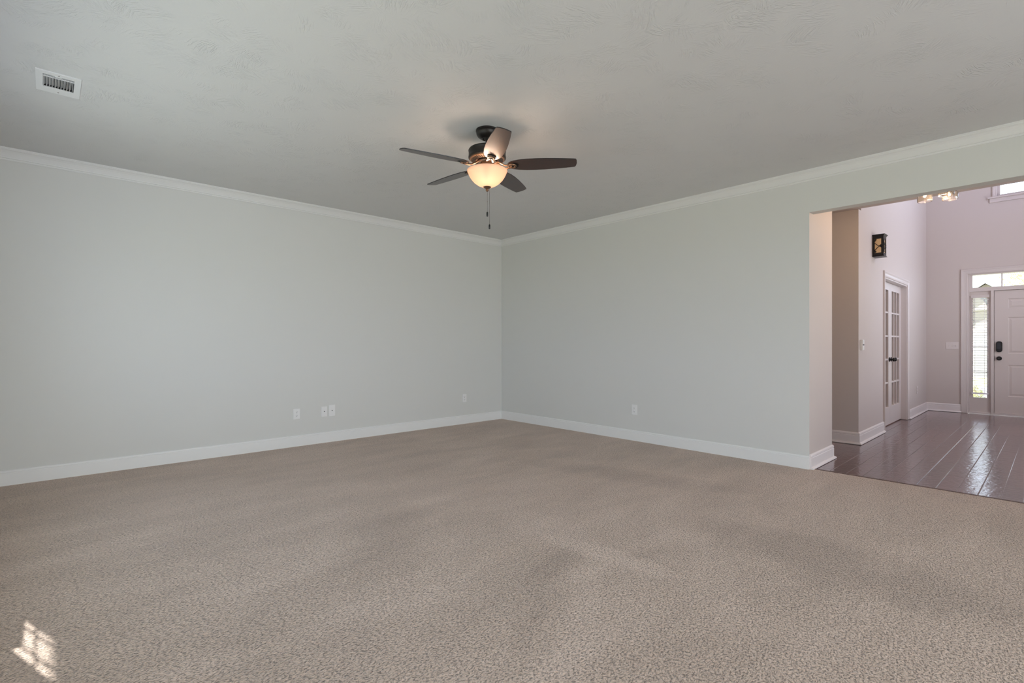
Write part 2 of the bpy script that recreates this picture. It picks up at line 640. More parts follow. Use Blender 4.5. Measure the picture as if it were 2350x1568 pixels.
def wall(name, axis, c0, c1, a0, a1, z0, z1, holes, material, label):
    """wall slab with rectangular openings; axis 'x' = runs along X (thickness c0..c1 in Y)"""
    us = sorted({a0, a1, *[h[0] for h in holes], *[h[1] for h in holes]})
    vs = sorted({z0, z1, *[h[2] for h in holes], *[h[3] for h in holes]})
    us = [u for u in us if a0 <= u <= a1]
    bm = bmesh.new()

    def solid(i, j):
        if i < 0 or j < 0 or i >= len(us) - 1 or j >= len(vs) - 1:
            return False
        u = (us[i] + us[i + 1]) / 2
        v = (vs[j] + vs[j + 1]) / 2
        return not any(h[0] < u < h[1] and h[2] < v < h[3] for h in holes)

    def P(u, c, v):
        return (u, c, v) if axis == 'x' else (c, u, v)
    cache = {}

    def V(i, k, j):
        key = (i, k, j)
        if key not in cache:
            cache[key] = bm.verts.new(P(us[i], (c0, c1)[k], vs[j]))
        return cache[key]
    for i in range(len(us) - 1):
        for j in range(len(vs) - 1):
            if not solid(i, j):
                continue
            for k in (0, 1):
                bm.faces.new((V(i, k, j), V(i + 1, k, j), V(i + 1, k, j + 1), V(i, k, j + 1)))
            if not solid(i - 1, j):
                bm.faces.new((V(i, 0, j), V(i, 1, j), V(i, 1, j + 1), V(i, 0, j + 1)))
            if not solid(i + 1, j):
                bm.faces.new((V(i + 1, 0, j), V(i + 1, 1, j), V(i + 1, 1, j + 1), V(i + 1, 0, j + 1)))
            if not solid(i, j - 1):
                bm.faces.new((V(i, 0, j), V(i + 1, 0, j), V(i + 1, 1, j), V(i, 1, j)))
            if not solid(i, j + 1):
                bm.faces.new((V(i, 0, j + 1), V(i + 1, 0, j + 1), V(i + 1, 1, j + 1), V(i, 1, j + 1)))
    m = MB()
    m.bm.free()
    m.bm = bm
    return struct(m.build(name, material), label, 'wall')


# ------------------------------------------------------------------ the room shell
ZC = 2.725          # ceiling of the carpeted room
YO = -4.24          # side of the wide opening, and the plane of the foyer wall with the glazed doors
X2 = 1.687          # where the hall ends and the tall foyer begins
X3 = 6.1            # front wall of the house
XW = -5.5           # window wall beside the camera
YB = -9.0           # far wall of the open room behind the camera
YR = -7.0           # far side wall of hall and foyer
ZH = 2.688          # hall ceiling
ZF = 5.4            # foyer ceiling

struct(MB().box(XW, 0.04, YB, 0.0, -0.05, 0.0).build('floor', M['carpet']),
       'beige cut pile carpet covering the empty room, with brushed marks in its pile', 'carpet')
struct(MB().box(0.065, X3, YR, -0.5, -0.05, -0.004).build('floor_foyer', M['hardwood']),
       'glossy reddish dark hardwood planks of the hall and foyer floor', 'floor')
struct(MB().box(0.04, 0.065, YR, YO, -0.05, 0.003).build('trim_1', M['brass']),
       'thin dark wood strip where the carpet meets the hardwood', 'floor trim')
VX0, VX1, VY0, VY1 = -5.133, -4.993, -1.783, -1.591          # duct opening
struct(MB().box(XW - 0.15, VX0, YB - 0.15, 0.15, ZC, ZC + 0.12).box(VX1, 0.06, YB - 0.15, 0.15, ZC, ZC + 0.12)
       .box(VX0, VX1, YB - 0.15, VY0, ZC, ZC + 0.12).box(VX0, VX1, VY1, 0.15, ZC, ZC + 0.12).build('ceiling', M['ceiling']),
       'white ceiling with brushed slap texture above the carpeted room', 'ceiling')
struct(MB().box(0.11, X2, YR, -3.0, ZH, ZH + 0.1).build('ceiling_hall', M['foyer']),
       'low warm lit ceiling of the hall behind the header', 'ceiling')
struct(MB().box(X2, X3, YR, YO, ZF, ZF + 0.1).build('ceiling_foyer', M['foyer']),
       'high ceiling over the two storey foyer', 'ceiling')

wall('wall_left', 'x', 0.0, 0.15, XW - 0.15, 0.685, 0, ZC, [], M['wall'],
     'long plain pale grey wall with four small plates above its baseboard')
# right wall: the part before the opening is a deep block, its end the side of the opening
wr = MB().box(0.0, 0.685, YO, 0.0, 0, ZC)
wr = wr.build('wall_right', [M['wall'], M['foyer']])
for p in wr.data.polygons:      # the side of the opening carries the foyer's light-tinted colour
    if p.normal.y < -0.9 or p.normal.x > 0.9:
        p.material_index = 1
struct(wr, 'pale grey wall between the far corner and the wide opening', 'wall')
wh = MB().box(0.0, 0.11, -6.1, YO, 2.35, ZC)
struct(wh.build('wall_header', M['wall']), 'pale grey header over the wide opening to the hall', 'wall')
struct(MB().box(0.0, 0.11, YB - 0.15, -6.1, 0, ZC).build('wall_right_end', M['wall']),
       'wall end beyond the wide opening', 'wall')
side_holes = [(-2.195, -1.394, 0.75, 1.99), (-3.45, -2.65, 0.735, 1.975), (-4.56, -3.76, 0.735, 1.975), (-5.67, -4.87, 0.735, 1.975)]
wall('wall_window_side', 'y', XW - 0.15, XW, YB - 0.15, 0.0, 0, ZC, side_holes, M['wall'],
     'wall with four windows beside the camera')
wall('wall_behind', 'x', YB - 0.15, YB, XW, 0.0, 0, ZC, [(-4.9, -1.1, 0.08, 2.15)], M['wall'],
     'wall with wide patio doors behind the camera')

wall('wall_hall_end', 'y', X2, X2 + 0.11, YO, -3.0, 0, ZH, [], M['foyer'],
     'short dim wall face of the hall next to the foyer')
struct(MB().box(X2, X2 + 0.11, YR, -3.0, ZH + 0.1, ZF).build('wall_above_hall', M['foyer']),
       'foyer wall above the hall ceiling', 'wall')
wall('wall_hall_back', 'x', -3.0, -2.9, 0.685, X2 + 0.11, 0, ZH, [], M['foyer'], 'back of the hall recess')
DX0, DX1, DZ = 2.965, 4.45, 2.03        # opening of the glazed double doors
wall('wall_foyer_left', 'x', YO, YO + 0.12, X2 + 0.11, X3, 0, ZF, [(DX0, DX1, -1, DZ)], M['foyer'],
     'tall white foyer wall, pink light in its colour, with the glazed double doors and the wall lantern')
UY0, UY1, UZ0, UZ1 = -5.975, -5.125, 3.515, 4.95      # upper window rough opening
EY0, EY1, EZ = -6.335, -4.775, 2.30                    # entrance unit opening
wall('wall_front', 'y', X3, X3 + 0.15, YR - 0.1, -0.5, 0, ZF,
     [(EY0, EY1, -1, EZ), (UY0, UY1, UZ0, UZ1)], M['foyer'],
     'tall white front wall, pink light in its colour, around the entrance door and upper window')
wall('wall_foyer_right', 'x', YR - 0.1, YR, 0.11, X3, 0, ZF,
     [(2.3, 4.9, 0.6, 2.8), (2.9, 4.9, 3.45, 4.95)], M['foyer'],  # openings invented to let the added foyer fill in
     'foyer wall beyond the picture with a low and a high opening added for light')
# the study behind the glazed doors
wall('wall_study_back', 'x', -0.5, -0.4, X2, X3, 0, 2.7, [(4.0, 6.0, 0.8, 2.2)], M['foyer'], 'far wall of the study behind the glazed doors')
wall('wall_study_left', 'y', X2 + 0.11, X2 + 0.2, -2.9, -0.5, 0, 2.7, [], M['foyer'], 'side wall of the study behind the glazed doors')
struct(MB().box(X2 + 0.11, X3, YO + 0.12, -0.5, 2.7, 2.8).build('ceiling_study', M['foyer']), 'ceiling of the study behind the glazed doors', 'ceiling')
struct(MB().box(0.685, X2, -2.9, -0.5, 2.6, 2.7).build('ceiling_closet', M['foyer']), 'hidden ceiling beside the study', 'ceiling')

# eaves outside the window wall: they cut the sun to a strip low in the window
struct(MB().box(-6.112, XW - 0.15, -9.5, 1.5, 2.6, 2.72).build('roof_eaves', M['trim']), 'eaves overhanging the side windows', 'roof')

# mouldings -----------------------------------------------------------------
CROWN = [(0, -0.090), (0.008, -0.090), (0.011, -0.084), (0.011, -0.076), (0.020, -0.075), (0.022, -0.066),
         (0.025, -0.060), (0.030, -0.050), (0.038, -0.036), (0.050, -0.024), (0.064, -0.017), (0.066, -0.012),
         (0.070, -0.010), (0.070, 0), (0, 0)]


def crown(name, path, label, m):
    struct(MB().sweep([(o, ZC + z) for o, z in CROWN], path).build(name, m), label, 'crown moulding')


# travel so that the room is on the left of travel
crown('trim_2', [(0.0, 0.0), (XW, 0.0)], 'white crown moulding along the left wall', M['crown'])
crown('trim_3', [(0.0, YB), (0.0, 0.0)], 'white crown moulding above the right wall and the wide opening', M['crown'])
crown('trim_4', [(XW, 0.0), (XW, YB), (0.0, YB)], 'white crown moulding over the windows', M['crown'])

BASE = [(0, 0), (0.015, 0), (0.015, 0.098), (0.0135, 0.101), (0.011, 0.1025), (0.011, 0.105), (0.0135, 0.108), (0.012, 0.116), (0.006, 0.121), (0, 0.122)]
SHOE = [(0, 0), (0.034, 0), (0.033, 0.008), (0.029, 0.014), (0.022, 0.019), (0.015, 0.021), (0.015, 0.098), (0.0135, 0.101), (0.011, 0.1025),
        (0.011, 0.105), (0.015, 0.110), (0.013, 0.124), (0.006, 0.133), (0, 0.135)]


def base(name, prof, path, label, m):
    struct(MB().sweep(prof, path).build(name, m), label, 'baseboard')


base('baseboard_left', BASE, [(0.0, 0.0), (XW, 0.0)], 'white baseboard along the left wall', M['trim'])
base('baseboard_right', BASE, [(0.0, YO - 0.0), (0.0, 0.0)], 'white baseboard along the right wall up to the opening', M['trim'])
base('baseboard_right_end', BASE, [(0.0, YB), (0.0, -6.1), (0.11, -6.1)], 'white baseboard beyond the wide opening', M['trim'])
base('baseboard_window_side', BASE, [(XW, 0.0), (XW, YB)], 'white baseboard under the side windows', M['trim'])
base('baseboard_opening', SHOE, [(0.685, -3.0), (0.685, YO), (0.0, YO)],
     'white baseboard with shoe moulding on the side of the opening', M['base_foyer'])
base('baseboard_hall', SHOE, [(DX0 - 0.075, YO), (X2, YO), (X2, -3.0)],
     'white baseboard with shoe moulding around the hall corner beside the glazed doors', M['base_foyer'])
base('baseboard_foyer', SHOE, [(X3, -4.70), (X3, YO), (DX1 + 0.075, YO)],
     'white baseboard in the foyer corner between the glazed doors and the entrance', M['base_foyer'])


def casing(name, axis, c, out, a0, a1, z0, z1, width, m, label, sill=False, parent=None):
    """mitred door or window casing round the opening a0..a1, up to z1; out = -1/+1 direction off the wall"""
    prof = [(0, 0), (0, 0.010), (0.010, 0.013), (0.018, 0.011), (width * 0.55, 0.014), (width - 0.018, 0.020), (width - 0.004, 0.020), (width, 0.014), (width, 0)]
    bm = bmesh.new()
    if sill:
        path = [(a0, z0), (a0, z1), (a1, z1), (a1, z0)]
    else:
        path = [(a0, z0), (a0, z1), (a1, z1), (a1, z0)]
    rows = []
    dirs = [(-1, 0), (-1, 1), (1, 1), (1, 0)]
    for (u, v), (du, dv) in zip(path, dirs):
        row = []
        for o, h in prof:
            uu, vv, cc = u + du * o, v + dv * o, c + out * h
            row.append(bm.verts.new((uu, cc, vv) if axis == 'x' else (cc, uu, vv)))
        rows.append(row)
    k = len(prof)
    for A, B in zip(rows[:-1], rows[1:]):
        for j in range(k):
            bm.faces.new((A[j], A[(j + 1) % k], B[(j + 1) % k], B[j]))
    bm.faces.new(rows[0])
    bm.faces.new(rows[-1])
    mb = MB()
    mb.bm.free()
    mb.bm = bm
    o = mb.build(name, m, parent)
    if parent is None:
        struct(o, label, 'trim')
    return o


# ------------------------------------------------------------------ windows of the room (beside and behind the camera)
def window(name, axis, cgl, inner, a0, a1, z0, z1, cols, rows, label, m, stool=None, bar=0.018, dep=0.012):
    """window_n: frame, muntins as one grille part, glass pane. cgl glass plane, inner = interior wall face"""
    e = empty(name, ((a0 + a1) / 2, cgl, z0) if axis == 'x' else (cgl, (a0 + a1) / 2, z0))
    L = e.location.copy()
    struct(e, label, 'window')

    def bx(mb, u0, u1, c0, c1, v0, v1):
        c0, c1 = min(c0, c1), max(c0, c1)
        if axis == 'x':
            mb.box(u0 - L.x, u1 - L.x, c0 - L.y, c1 - L.y, v0 - L.z, v1 - L.z)
        else:
            mb.box(c0 - L.x, c1 - L.x, u0 - L.y, u1 - L.y, v0 - L.z, v1 - L.z)
    s = 0.035
    f = MB()
    t0, t1 = cgl - 0.022, cgl + 0.022
    bx(f, a0, a0 + s, t0, t1, z0, z1)
    bx(f, a1 - s, a1, t0, t1, z0, z1)
    bx(f, a0 + s, a1 - s, t0, t1, z0, z0 + s)
    bx(f, a0 + s, a1 - s, t0, t1, z1 - s, z1)
    f.build('window_frame', m, e)
    if cols > 1 or rows > 1:
        g = MB()
        for i in range(1, cols):
            u = a0 + s + (a1 - a0 - 2 * s) * i / cols
            bx(g, u - bar / 2, u + bar / 2, cgl - dep, cgl + dep, z0 + s, z1 - s)
        for j in range(1, rows):
            v = z0 + s + (z1 - z0 - 2 * s) * j / rows
            bx(g, a0 + s, a1 - s, cgl - dep * 0.9, cgl + dep * 0.9, v - bar / 2, v + bar / 2)
        g.build('muntin_grille', m, e)
    p = MB()
    bx(p, a0 + s, a1 - s, cgl - 0.002, cgl + 0.002, z0 + s, z1 - s)
    p.build('glass_pane', M['glass'], e)
    return e, bx


for k, (a0, a1, z0, z1) in enumerate(side_holes):
    # lites ~0.19 wide, so the first bar stands close to the frame's edge
    e, bx = window('window_%d' % (k + 1), 'y', XW - 0.10, XW, a0, a1, z0, z1, 4, 3, 'divided window beside the camera', M['trim'], bar=0.014, dep=0.003)
    s = MB()
    bx(s, a0 - 0.0, a1 + 0.0, XW - 0.078, XW + 0.03, z0 - 0.022, z0 - 0.0)
    s.build('window_sill', M['trim'], e)
e, bx = window('window_9', 'x', YB - 0.08, YB, -4.9, -1.1, 0.08, 2.15, 3, 1, 'wide patio doors behind the camera', M['trim'], bar=0.09)

# ------------------------------------------------------------------ ceiling fan
FC = CAM + RGT * (-0.183) + FWD * 3.71
fan = empty('ceiling_fan', (FC.x, FC.y, ZC))
tag(fan, 'dark bronze ceiling fan with five wooden blades and a lit frosted bowl', 'ceiling fan')


def Z(z):
    return z - ZC


MB().lathe([(0.0, 0.0), (0.084, 0.0), (0.084, -0.012), (0.079, -0.016), (0.081, -0.020), (0.079, -0.032), (0.071, -0.046), (0.058, -0.057),
            (0.046, -0.063), (0.043, -0.066), (0.036, -0.066), (0.034, -0.060), (0.0, -0.056)], 48).build('canopy', M['bronze'], fan, True)
MB().lathe([(0.0, -0.05), (0.020, -0.052), (0.024, -0.062), (0.018, -0.072), (0.0125, -0.076), (0.0125, -0.12), (0.02, -0.125), (0.026, -0.13),
            (0.026, -0.145), (0.0, -0.145)], 24).build('downrod', M['bronze'], fan, True)
MB().lathe([(0.0, Z(2.590)), (0.03, Z(2.590)), (0.115, Z(2.588)), (0.132, Z(2.582)), (0.1385, Z(2.573)), (0.139, Z(2.570)), (0.137, Z(2.567)),
            (0.137, Z(2.530)), (0.139, Z(2.526)), (0.138, Z(2.516)), (0.132, Z(2.511)), (0.0, Z(2.511))], 64).build('motor_housing', M['bronze'], fan, True)
# vented underside of the motor, lit by the lamp
mv = MB().lathe([(0.131, Z(2.512)), (0.126, Z(2.506)), (0.078, Z(2.499)), (0.074, Z(2.503)), (0.0, Z(2.503))], 64)
mvo = mv.build('motor_vent_ring', M['bronze_light'], fan, True)
sl = MB()
for i in range(40):
    a = 2 * PI * i / 40
    st = len(sl.bm.verts)
    sl.box(0.084, 0.118, -0.0022, 0.0022, -0.004, 0.0002)
    tilt = Matrix.Rotation(a, 4, 'Z') @ Matrix.Translation((0, 0, Z(2.5025))) @ Matrix.Rotation(math.radians(-8), 4, 'Y').to_4x4()
    sl.xform(Matrix.Rotation(a, 4, 'Z') @ Matrix.Translation((0, 0, Z(2.5022))) @ Matrix.Translation((0.1, 0, 0)) @ Matrix.Rotation(-0.145, 4, 'Y') @ Matrix.Translation((-0.1, 0, 0)), st)
sl.build('vent_slot', M['dark'], mvo)['kind'] = 'stuff'
MB().lathe([(0.0, Z(2.503)), (0.072, Z(2.503)), (0.074, Z(2.498)), (0.074, Z(2.488)), (0.066, Z(2.484)), (0.0, Z(2.484))], 48).build('flywheel', M['bronze'], fan, True)
sh = MB().lathe([(0.0, Z(2.484)), (0.050, Z(2.484)), (0.052, Z(2.480)), (0.052, Z(2.448)), (0.060, Z(2.442)), (0.062, Z(2.437)), (0.0, Z(2.437))], 40)
sh.build('switch_housing', M['bronze_light'], fan, True)

BLZ = Z(2.462)
half = [(0.150, 0.000), (0.153, 0.018), (0.165, 0.036), (0.19, 0.051), (0.23, 0.062), (0.29, 0.0695), (0.36, 0.0715), (0.43, 0.0695),
        (0.50, 0.0645), (0.57, 0.058), (0.63, 0.051), (0.645, 0.047)]
tip = [(0.652, 0.030), (0.657, 0.0), (0.655, -0.030), (0.648, -0.047)]
outline = half + tip + [(x, -y) for x, y in reversed(half[1:-1])]
PITCH = math.radians(-12)


def make_blade_parts(phi, root):
    d = -FWD * math.cos(phi) + RGT * math.sin(phi)
    az = math.atan2(d.y, d.x)
    R = Matrix.Rotation(az, 4, 'Z')
    b = MB().prism(outline, 'z', -0.003, 0.003)
    bl = b.build('blade', [M['walnut'], M['blade_edge']], root)
    for p in bl.data.polygons:
        if abs(p.normal.z) < 0.5 or p.normal.z > 0.5:
            p.material_index = 1
    bl.matrix_local = R @ Matrix.Translation((0, 0, BLZ)) @ Matrix.Rotation(PITCH, 4, 'X')
    # blade iron: two curved bars from the hub that meet in a ring under the blade, with a shoe plate
    a = MB()
    for sg in (-1, 1):
        a.tube([(0.062, sg * 0.008, 0.028), (0.085, sg * 0.016, 0.018), (0.11, sg * 0.022, 0.0), (0.135, sg * 0.022, -0.013), (0.16, sg * 0.018, -0.013), (0.185, sg * 0.008, -0.010)],
               [0.0085, 0.008, 0.0075, 0.008, 0.0088, 0.0095], 10, 0.7)
    a.box(0.05, 0.075, -0.018, 0.018, 0.022, 0.034, 0.003)
    a.tube([(0.185 + 0.024 * math.cos(t), 0.022 * math.sin(t), -0.0085) for t in [2 * PI * i / 20 for i in range(20)]], 0.0085, 8, 0.8, True)
    arm = a.build('blade_arm', M['bronze_light'], root, True)
    arm.matrix_local = R @ Matrix.Translation((0, 0, BLZ)) @ Matrix.Rotation(PITCH, 4, 'X')
    pl = MB().prism([(0.178, -0.030), (0.196, -0.034), (0.218, -0.026), (0.232, -0.010), (0.232, 0.010), (0.218, 0.026), (0.196, 0.034), (0.178, 0.030)], 'z', -0.008, -0.0032)
    for (sx, sy) in ((0.198, -0.022), (0.198, 0.022), (0.222, 0.0)):
        pl.lathe([(0, -0.011), (0.0035, -0.0105), (0.0045, -0.008), (0.0, -0.008)], 10, sx, sy, 0)
    pl = pl.build('arm_plate', M['black'], arm, True)
    return bl


for phi in (12, 84, 156, 228, 300):
    make_blade_parts(math.radians(phi), fan)

# light kit
bowl_prof_o = [(0.1455, 2.4285), (0.1485, 2.4265), (0.1490, 2.4235), (0.1475, 2.4200), (0.1435, 2.4165), (0.1395, 2.403), (0.130, 2.383), (0.115, 2.361), (0.095, 2.340), (0.070, 2.322), (0.045, 2.3095), (0.018, 2.303), (0.006, 2.3025)]
bowl_prof_i = [(0.006, 2.3065), (0.018, 2.307), (0.044, 2.3135), (0.068, 2.326), (0.092, 2.344), (0.111, 2.364), (0.126, 2.385), (0.136, 2.405), (0.139, 2.416), (0.1420, 2.4245), (0.1435, 2.4280)]
MB().lathe([(r, Z(z)) for r, z in bowl_prof_o + bowl_prof_i], 64, close=True).build('glass_bowl', M['bowl'], fan, True, 60)
MB().lathe([(0.0, 0.014), (0.014, 0.013), (0.020, 0.009), (0.0305, 0.002), (0.031, 0.0), (0.029, -0.004), (0.021, -0.012), (0.012, -0.016), (0.009, -0.019),
            (0.0115, -0.023), (0.0115, -0.029), (0.008, -0.034), (0.003, -0.038), (0.0, -0.039)], 28, 0, 0, Z(2.309)).build('finial', M['bronze_light'], fan, True)
MB().lathe([(0.0, Z(2.37)), (0.005, Z(2.37)), (0.005, Z(2.315)), (0.0, Z(2.315))], 12).build('center_rod', M['bronze'], fan, True)
bulb_off = -FWD * 0.060 - RGT * 0.002
for k, off in enumerate((bulb_off, -bulb_off)):
    MB().lathe([(0.0, 0.030), (0.010, 0.029), (0.011, 0.016), (0.019, 0.004), (0.021, -0.006), (0.018, -0.016), (0.010, -0.023), (0.0, -0.025)], 20,
               off.x * 1.2, off.y * 1.2, Z(2.375)).build('light_bulb', M['fan_bulb'], fan, True)
    MB().lathe([(0.0, 0.052), (0.014, 0.050), (0.014, 0.026), (0.0, 0.026)], 20, off.x * 1.2, off.y * 1.2, Z(2.375)).build('bulb_socket', M['plastic'], fan, True)
lp = bpy.data.lights.new('fan_lamp', 'POINT')
lp.energy = 5.2
lp.color = (1.0, 0.74, 0.55)
lp.shadow_soft_size = 0.05
for off in (bulb_off * 1.2, -bulb_off * 1.2):
    lo = bpy.data.objects.new('fan_lamp', lp)
    lo.parent = fan
    lo.location = (off.x * 0.65, off.y * 0.65, Z(2.398))
    C.objects.link(lo)

for dr, top, z0, z1 in ((0.0005, 2.268, 2.088, 2.124), (0.0155, 2.31, 2.003, 2.040)):
    q = RGT * dr + FWD * (0.0 if dr < 0.01 else 0.035)
    ch = MB().tube([(q.x, q.y, Z(top)), (q.x, q.y, Z(z1))], 0.0011, 6)
    for i in range(int((top - z1) / 0.006)):
        pass
    if dr < 0.01:
        ch.lathe([(0, 0.004), (0.0024, 0), (0, -0.004)], 8, q.x, q.y, Z(2.20))
    else:
        ch.lathe([(0, 0.004), (0.0024, 0), (0, -0.004)], 8, q.x, q.y, Z(2.13))
    ch = ch.build('pull_chain', M['chain'], fan)
    MB().lathe([(0.0, z1 - ZC), (0.003, z1 - ZC - 0.001), (0.0062, z1 - ZC - 0.006), (0.0066, z1 - ZC - 0.015), (0.0062, z0 - ZC + 0.004), (0.004, z0 - ZC), (0.0, z0 - ZC)],
               16, q.x, q.y, 0).build('chain_fob', M['black'], ch, True)

# ------------------------------------------------------------------ ceiling register
vx0, vx1, vy0, vy1 = -5.164, -4.962, -1.822, -1.508
vent = empty('air_vent', ((vx0 + vx1) / 2, (vy0 + vy1) / 2, ZC))
tag(vent, 'white metal air register with curved fins, set in the ceiling near the window side', 'air vent')
hx, hy = (vx1 - vx0) / 2, (vy1 - vy0) / 2
cx0, cx1, cy0, cy1 = -0.070, 0.070, -0.118, 0.074
f = MB()
t = -0.006
for (a, b, c_, d) in ((-hx, cx0, -hy, hy), (cx1, hx, -hy, hy), (cx0, cx1, -hy, cy0), (cx0, cx1, cy1, hy)):
    f.box(a, b, c_, d, t, 0.0)
f.box(cx0, cx1, cy0 + 0.030, cy0 + 0.037, t, -0.001)
fr = f.build('register_frame', M['vent'], vent)
duct = MB()
duct.box(cx0 - 0.002, cx0, cy0, cy1, -0.001, 0.10).box(cx1, cx1 + 0.002, cy0, cy1, -0.001, 0.10)
duct.box(cx0, cx1, cy0 - 0.002, cy0, -0.001, 0.10).box(cx0, cx1, cy1, cy1 + 0.002, -0.001, 0.10).box(cx0, cx1, cy0, cy1, 0.10, 0.102)
duct.build('duct_opening', mat('duct_sheet_metal', (0.10, 0.11, 0.115), 0.5), vent)
for i in range(11):
    u = cx0 + 0.001 + i * (cx1 - cx0 - 0.004) / 10.4
    fin = MB()
    pts = [(u, -0.0062), (u + 0.0012, -0.0062), (u + 0.0030, -0.001), (u + 0.0064, 0.006), (u + 0.0110, 0.011), (u + 0.0102, 0.012), (u + 0.0054, 0.0068), (u + 0.0020, 0.0)]
    fin.prism(pts, 'y', cy0 + 0.038, cy1)
    fin.build('fin', M['vent'], vent)
for z_ in (0.010, 0.020):
    sl_ = MB().box(cx0, cx1, -0.0005, 0.0005, -0.005, 0.008)
    sl_ = sl_.build('slat', M['vent'], vent)
    sl_.location = (0, cy0 + z_, 0)
    sl_.rotation_euler = (math.radians(-35), 0, 0)
MB().box(-0.018, 0.012, cy0 - 0.002, cy0 + 0.010, -0.0085, -0.005, 0.001).build('damper_lever', M['vent'], vent)
for yy in (cy0 - 0.014, cy1 + 0.055):
    MB().lathe([(0, -0.0078), (0.003, -0.0074), (0.0042, -0.006), (0, -0.006)], 12, 0.0, yy, 0).build('screw', M['chain'], vent, True)


# ------------------------------------------------------------------ wall plates
def on_left_wall(o, x, z):
    o.location = (x, 0.0, z)


def plate_frame(cxw, czw, wd, hg, holes_mb, m, parent, bevel=0.0022):
    MB().box(-wd / 2, wd / 2, -0.006, 0.0, -hg / 2, hg / 2, bevel).build('cover_plate', m, parent)


def duplex(name, m):
    e = empty(name, (0, 0, 0))
    plate_frame(0, 0, 0.072, 0.117, None, m, e)
    for zc in (0.0195, -0.0195):
        r = MB()
        pts = []
        for i in range(24):
            a = 2 * PI * i / 24
            pts.append((0.0172 * math.cos(a), max(-0.0125, min(0.0125, 0.0165 * math.sin(a))) + zc))
        r.prism(pts, 'y', -0.0085, -0.0058)
        rc = r.build('receptacle', m, e)
        s_ = MB()
        s_.box(-0.0078, -0.0056, -0.0089, -0.0080, zc - 0.0005, zc + 0.0075)
        s_.box(0.0056, 0.0075, -0.0089, -0.0080, zc + 0.0005, zc + 0.0070)
        pts = [(0.0032 * math.cos(2 * PI * i / 12), 0.0032 * math.sin(2 * PI * i / 12) + zc - 0.0070) for i in range(12)]
        s_.prism(pts, 'y', -0.0089, -0.0080)
        s_.build('socket_slot', M['dark'], rc)
    s_ = MB()
    pts = [(0.003 * math.cos(2 * PI * i / 12), 0.003 * math.sin(2 * PI * i / 12)) for i in range(12)]
    s_.prism(pts, 'y', -0.0075, -0.0058)
    s_.build('screw', M['vent'], e)
    return e


o1 = duplex('wall_outlet', M['plastic'])
on_left_wall(o1, -3.065, 0.362)
tag(o1, 'white duplex power outlet on the left wall, farthest from the room corner', 'outlet', 'power outlets')
o2 = copy_tree(o1)
on_left_wall(o2, -0.715, 0.366)
tag(o2, 'white duplex power outlet on the left wall, close to the room corner', 'outlet', 'power outlets')
o3 = copy_tree(o1)
o3.location = (0.0, -2.378, 0.366)
o3.rotation_euler = (0, 0, -PI / 2)
tag(o3, 'white duplex power outlet alone on the right wall', 'outlet', 'power outlets')
o4 = duplex('wall_outlet', M['plastic_foyer'])
o4.location = (5.231, YO, 0.401)
tag(o4, 'pale duplex power outlet in the foyer beyond the glazed doors', 'outlet', 'power outlets')


def jack(name, kind, wd, hg):
    e = empty(name, (0, 0, 0))
    MB().box(-wd / 2, wd / 2, -0.006, 0.0, -hg / 2, hg / 2, 0.0022).build('cover_plate', M['plastic'], e)
    for zz in (hg * 0.41, -hg * 0.41):
        pts = [(0.0028 * math.cos(2 * PI * i / 12), 0.0028 * math.sin(2 * PI * i / 12) + zz) for i in range(12)]
        MB().prism(pts, 'y', -0.0073, -0.0058).build('screw', M['vent'], e)
    if kind == 'cable':
        pts = [(0.0058 * math.cos(2 * PI * i / 6), 0.0058 * math.sin(2 * PI * i / 6)) for i in range(6)]
        MB().prism(pts, 'y', -0.0085, -0.0058).build('connector_nut', M['chain'], e)
        pts = [(0.0040 * math.cos(2 * PI * i / 14), 0.0040 * math.sin(2 * PI * i / 14)) for i in range(14)]
        MB().prism(pts, 'y', -0.016, -0.0084).build('connector', M['dark'], e)
    else:
        MB().box(-0.0085, 0.0085, -0.0078, -0.0058, -0.0085, 0.0085, 0.0008).build('jack_insert', M['plastic'], e)
        MB().box(-0.0052, 0.0052, -0.0086, -0.0076, -0.0045, 0.0042).build('jack_port', M['dark'], e)
    return e


j1 = jack('cable_plate', 'cable', 0.067, 0.117)
on_left_wall(j1, -2.753, 0.361)
tag(j1, 'white coaxial cable plate on the left wall, the lower of the two side by side', 'cable plate')
j2 = jack('data_plate', 'data', 0.074, 0.130)
on_left_wall(j2, -2.661, 0.366)
tag(j2, 'larger white data jack plate beside the coaxial plate on the left wall', 'data plate')

# three gang switch beside the entrance
sw = empty('light_switch', (X3, -4.583, 1.117), PI / 2 * -1)
tag(sw, 'pale three gang light switch plate beside the entrance sidelight', 'light switch')
MB().box(-0.082, 0.082, -0.006, 0.0, -0.058, 0.058, 0.002).build('cover_plate', M['plastic_foyer'], sw)
for k in (-1, 0, 1):
    MB().box(k * 0.046 - 0.005, k * 0.046 + 0.005, -0.0075, -0.0055, -0.0125, 0.0125).build('toggle_slot', M['trim_foyer'], sw)
    tg = MB().box(-0.0035, 0.0035, -0.016, -0.005, -0.004, 0.006, 0.001)
    tg = tg.build('toggle', M['plastic_foyer'], sw)
    tg.location = (k * 0.046, 0, 0)
    tg.rotation_euler = (0.35, 0, 0)
    for zz in (0.030, -0.030):
        pts = [(k * 0.046 + 0.0028 * math.cos(2 * PI * i / 10), 0.0028 * math.sin(2 * PI * i / 10) + zz) for i in range(10)]
        MB().prism(pts, 'y', -0.0072, -0.0058).build('screw', M['trim_foyer'], sw)

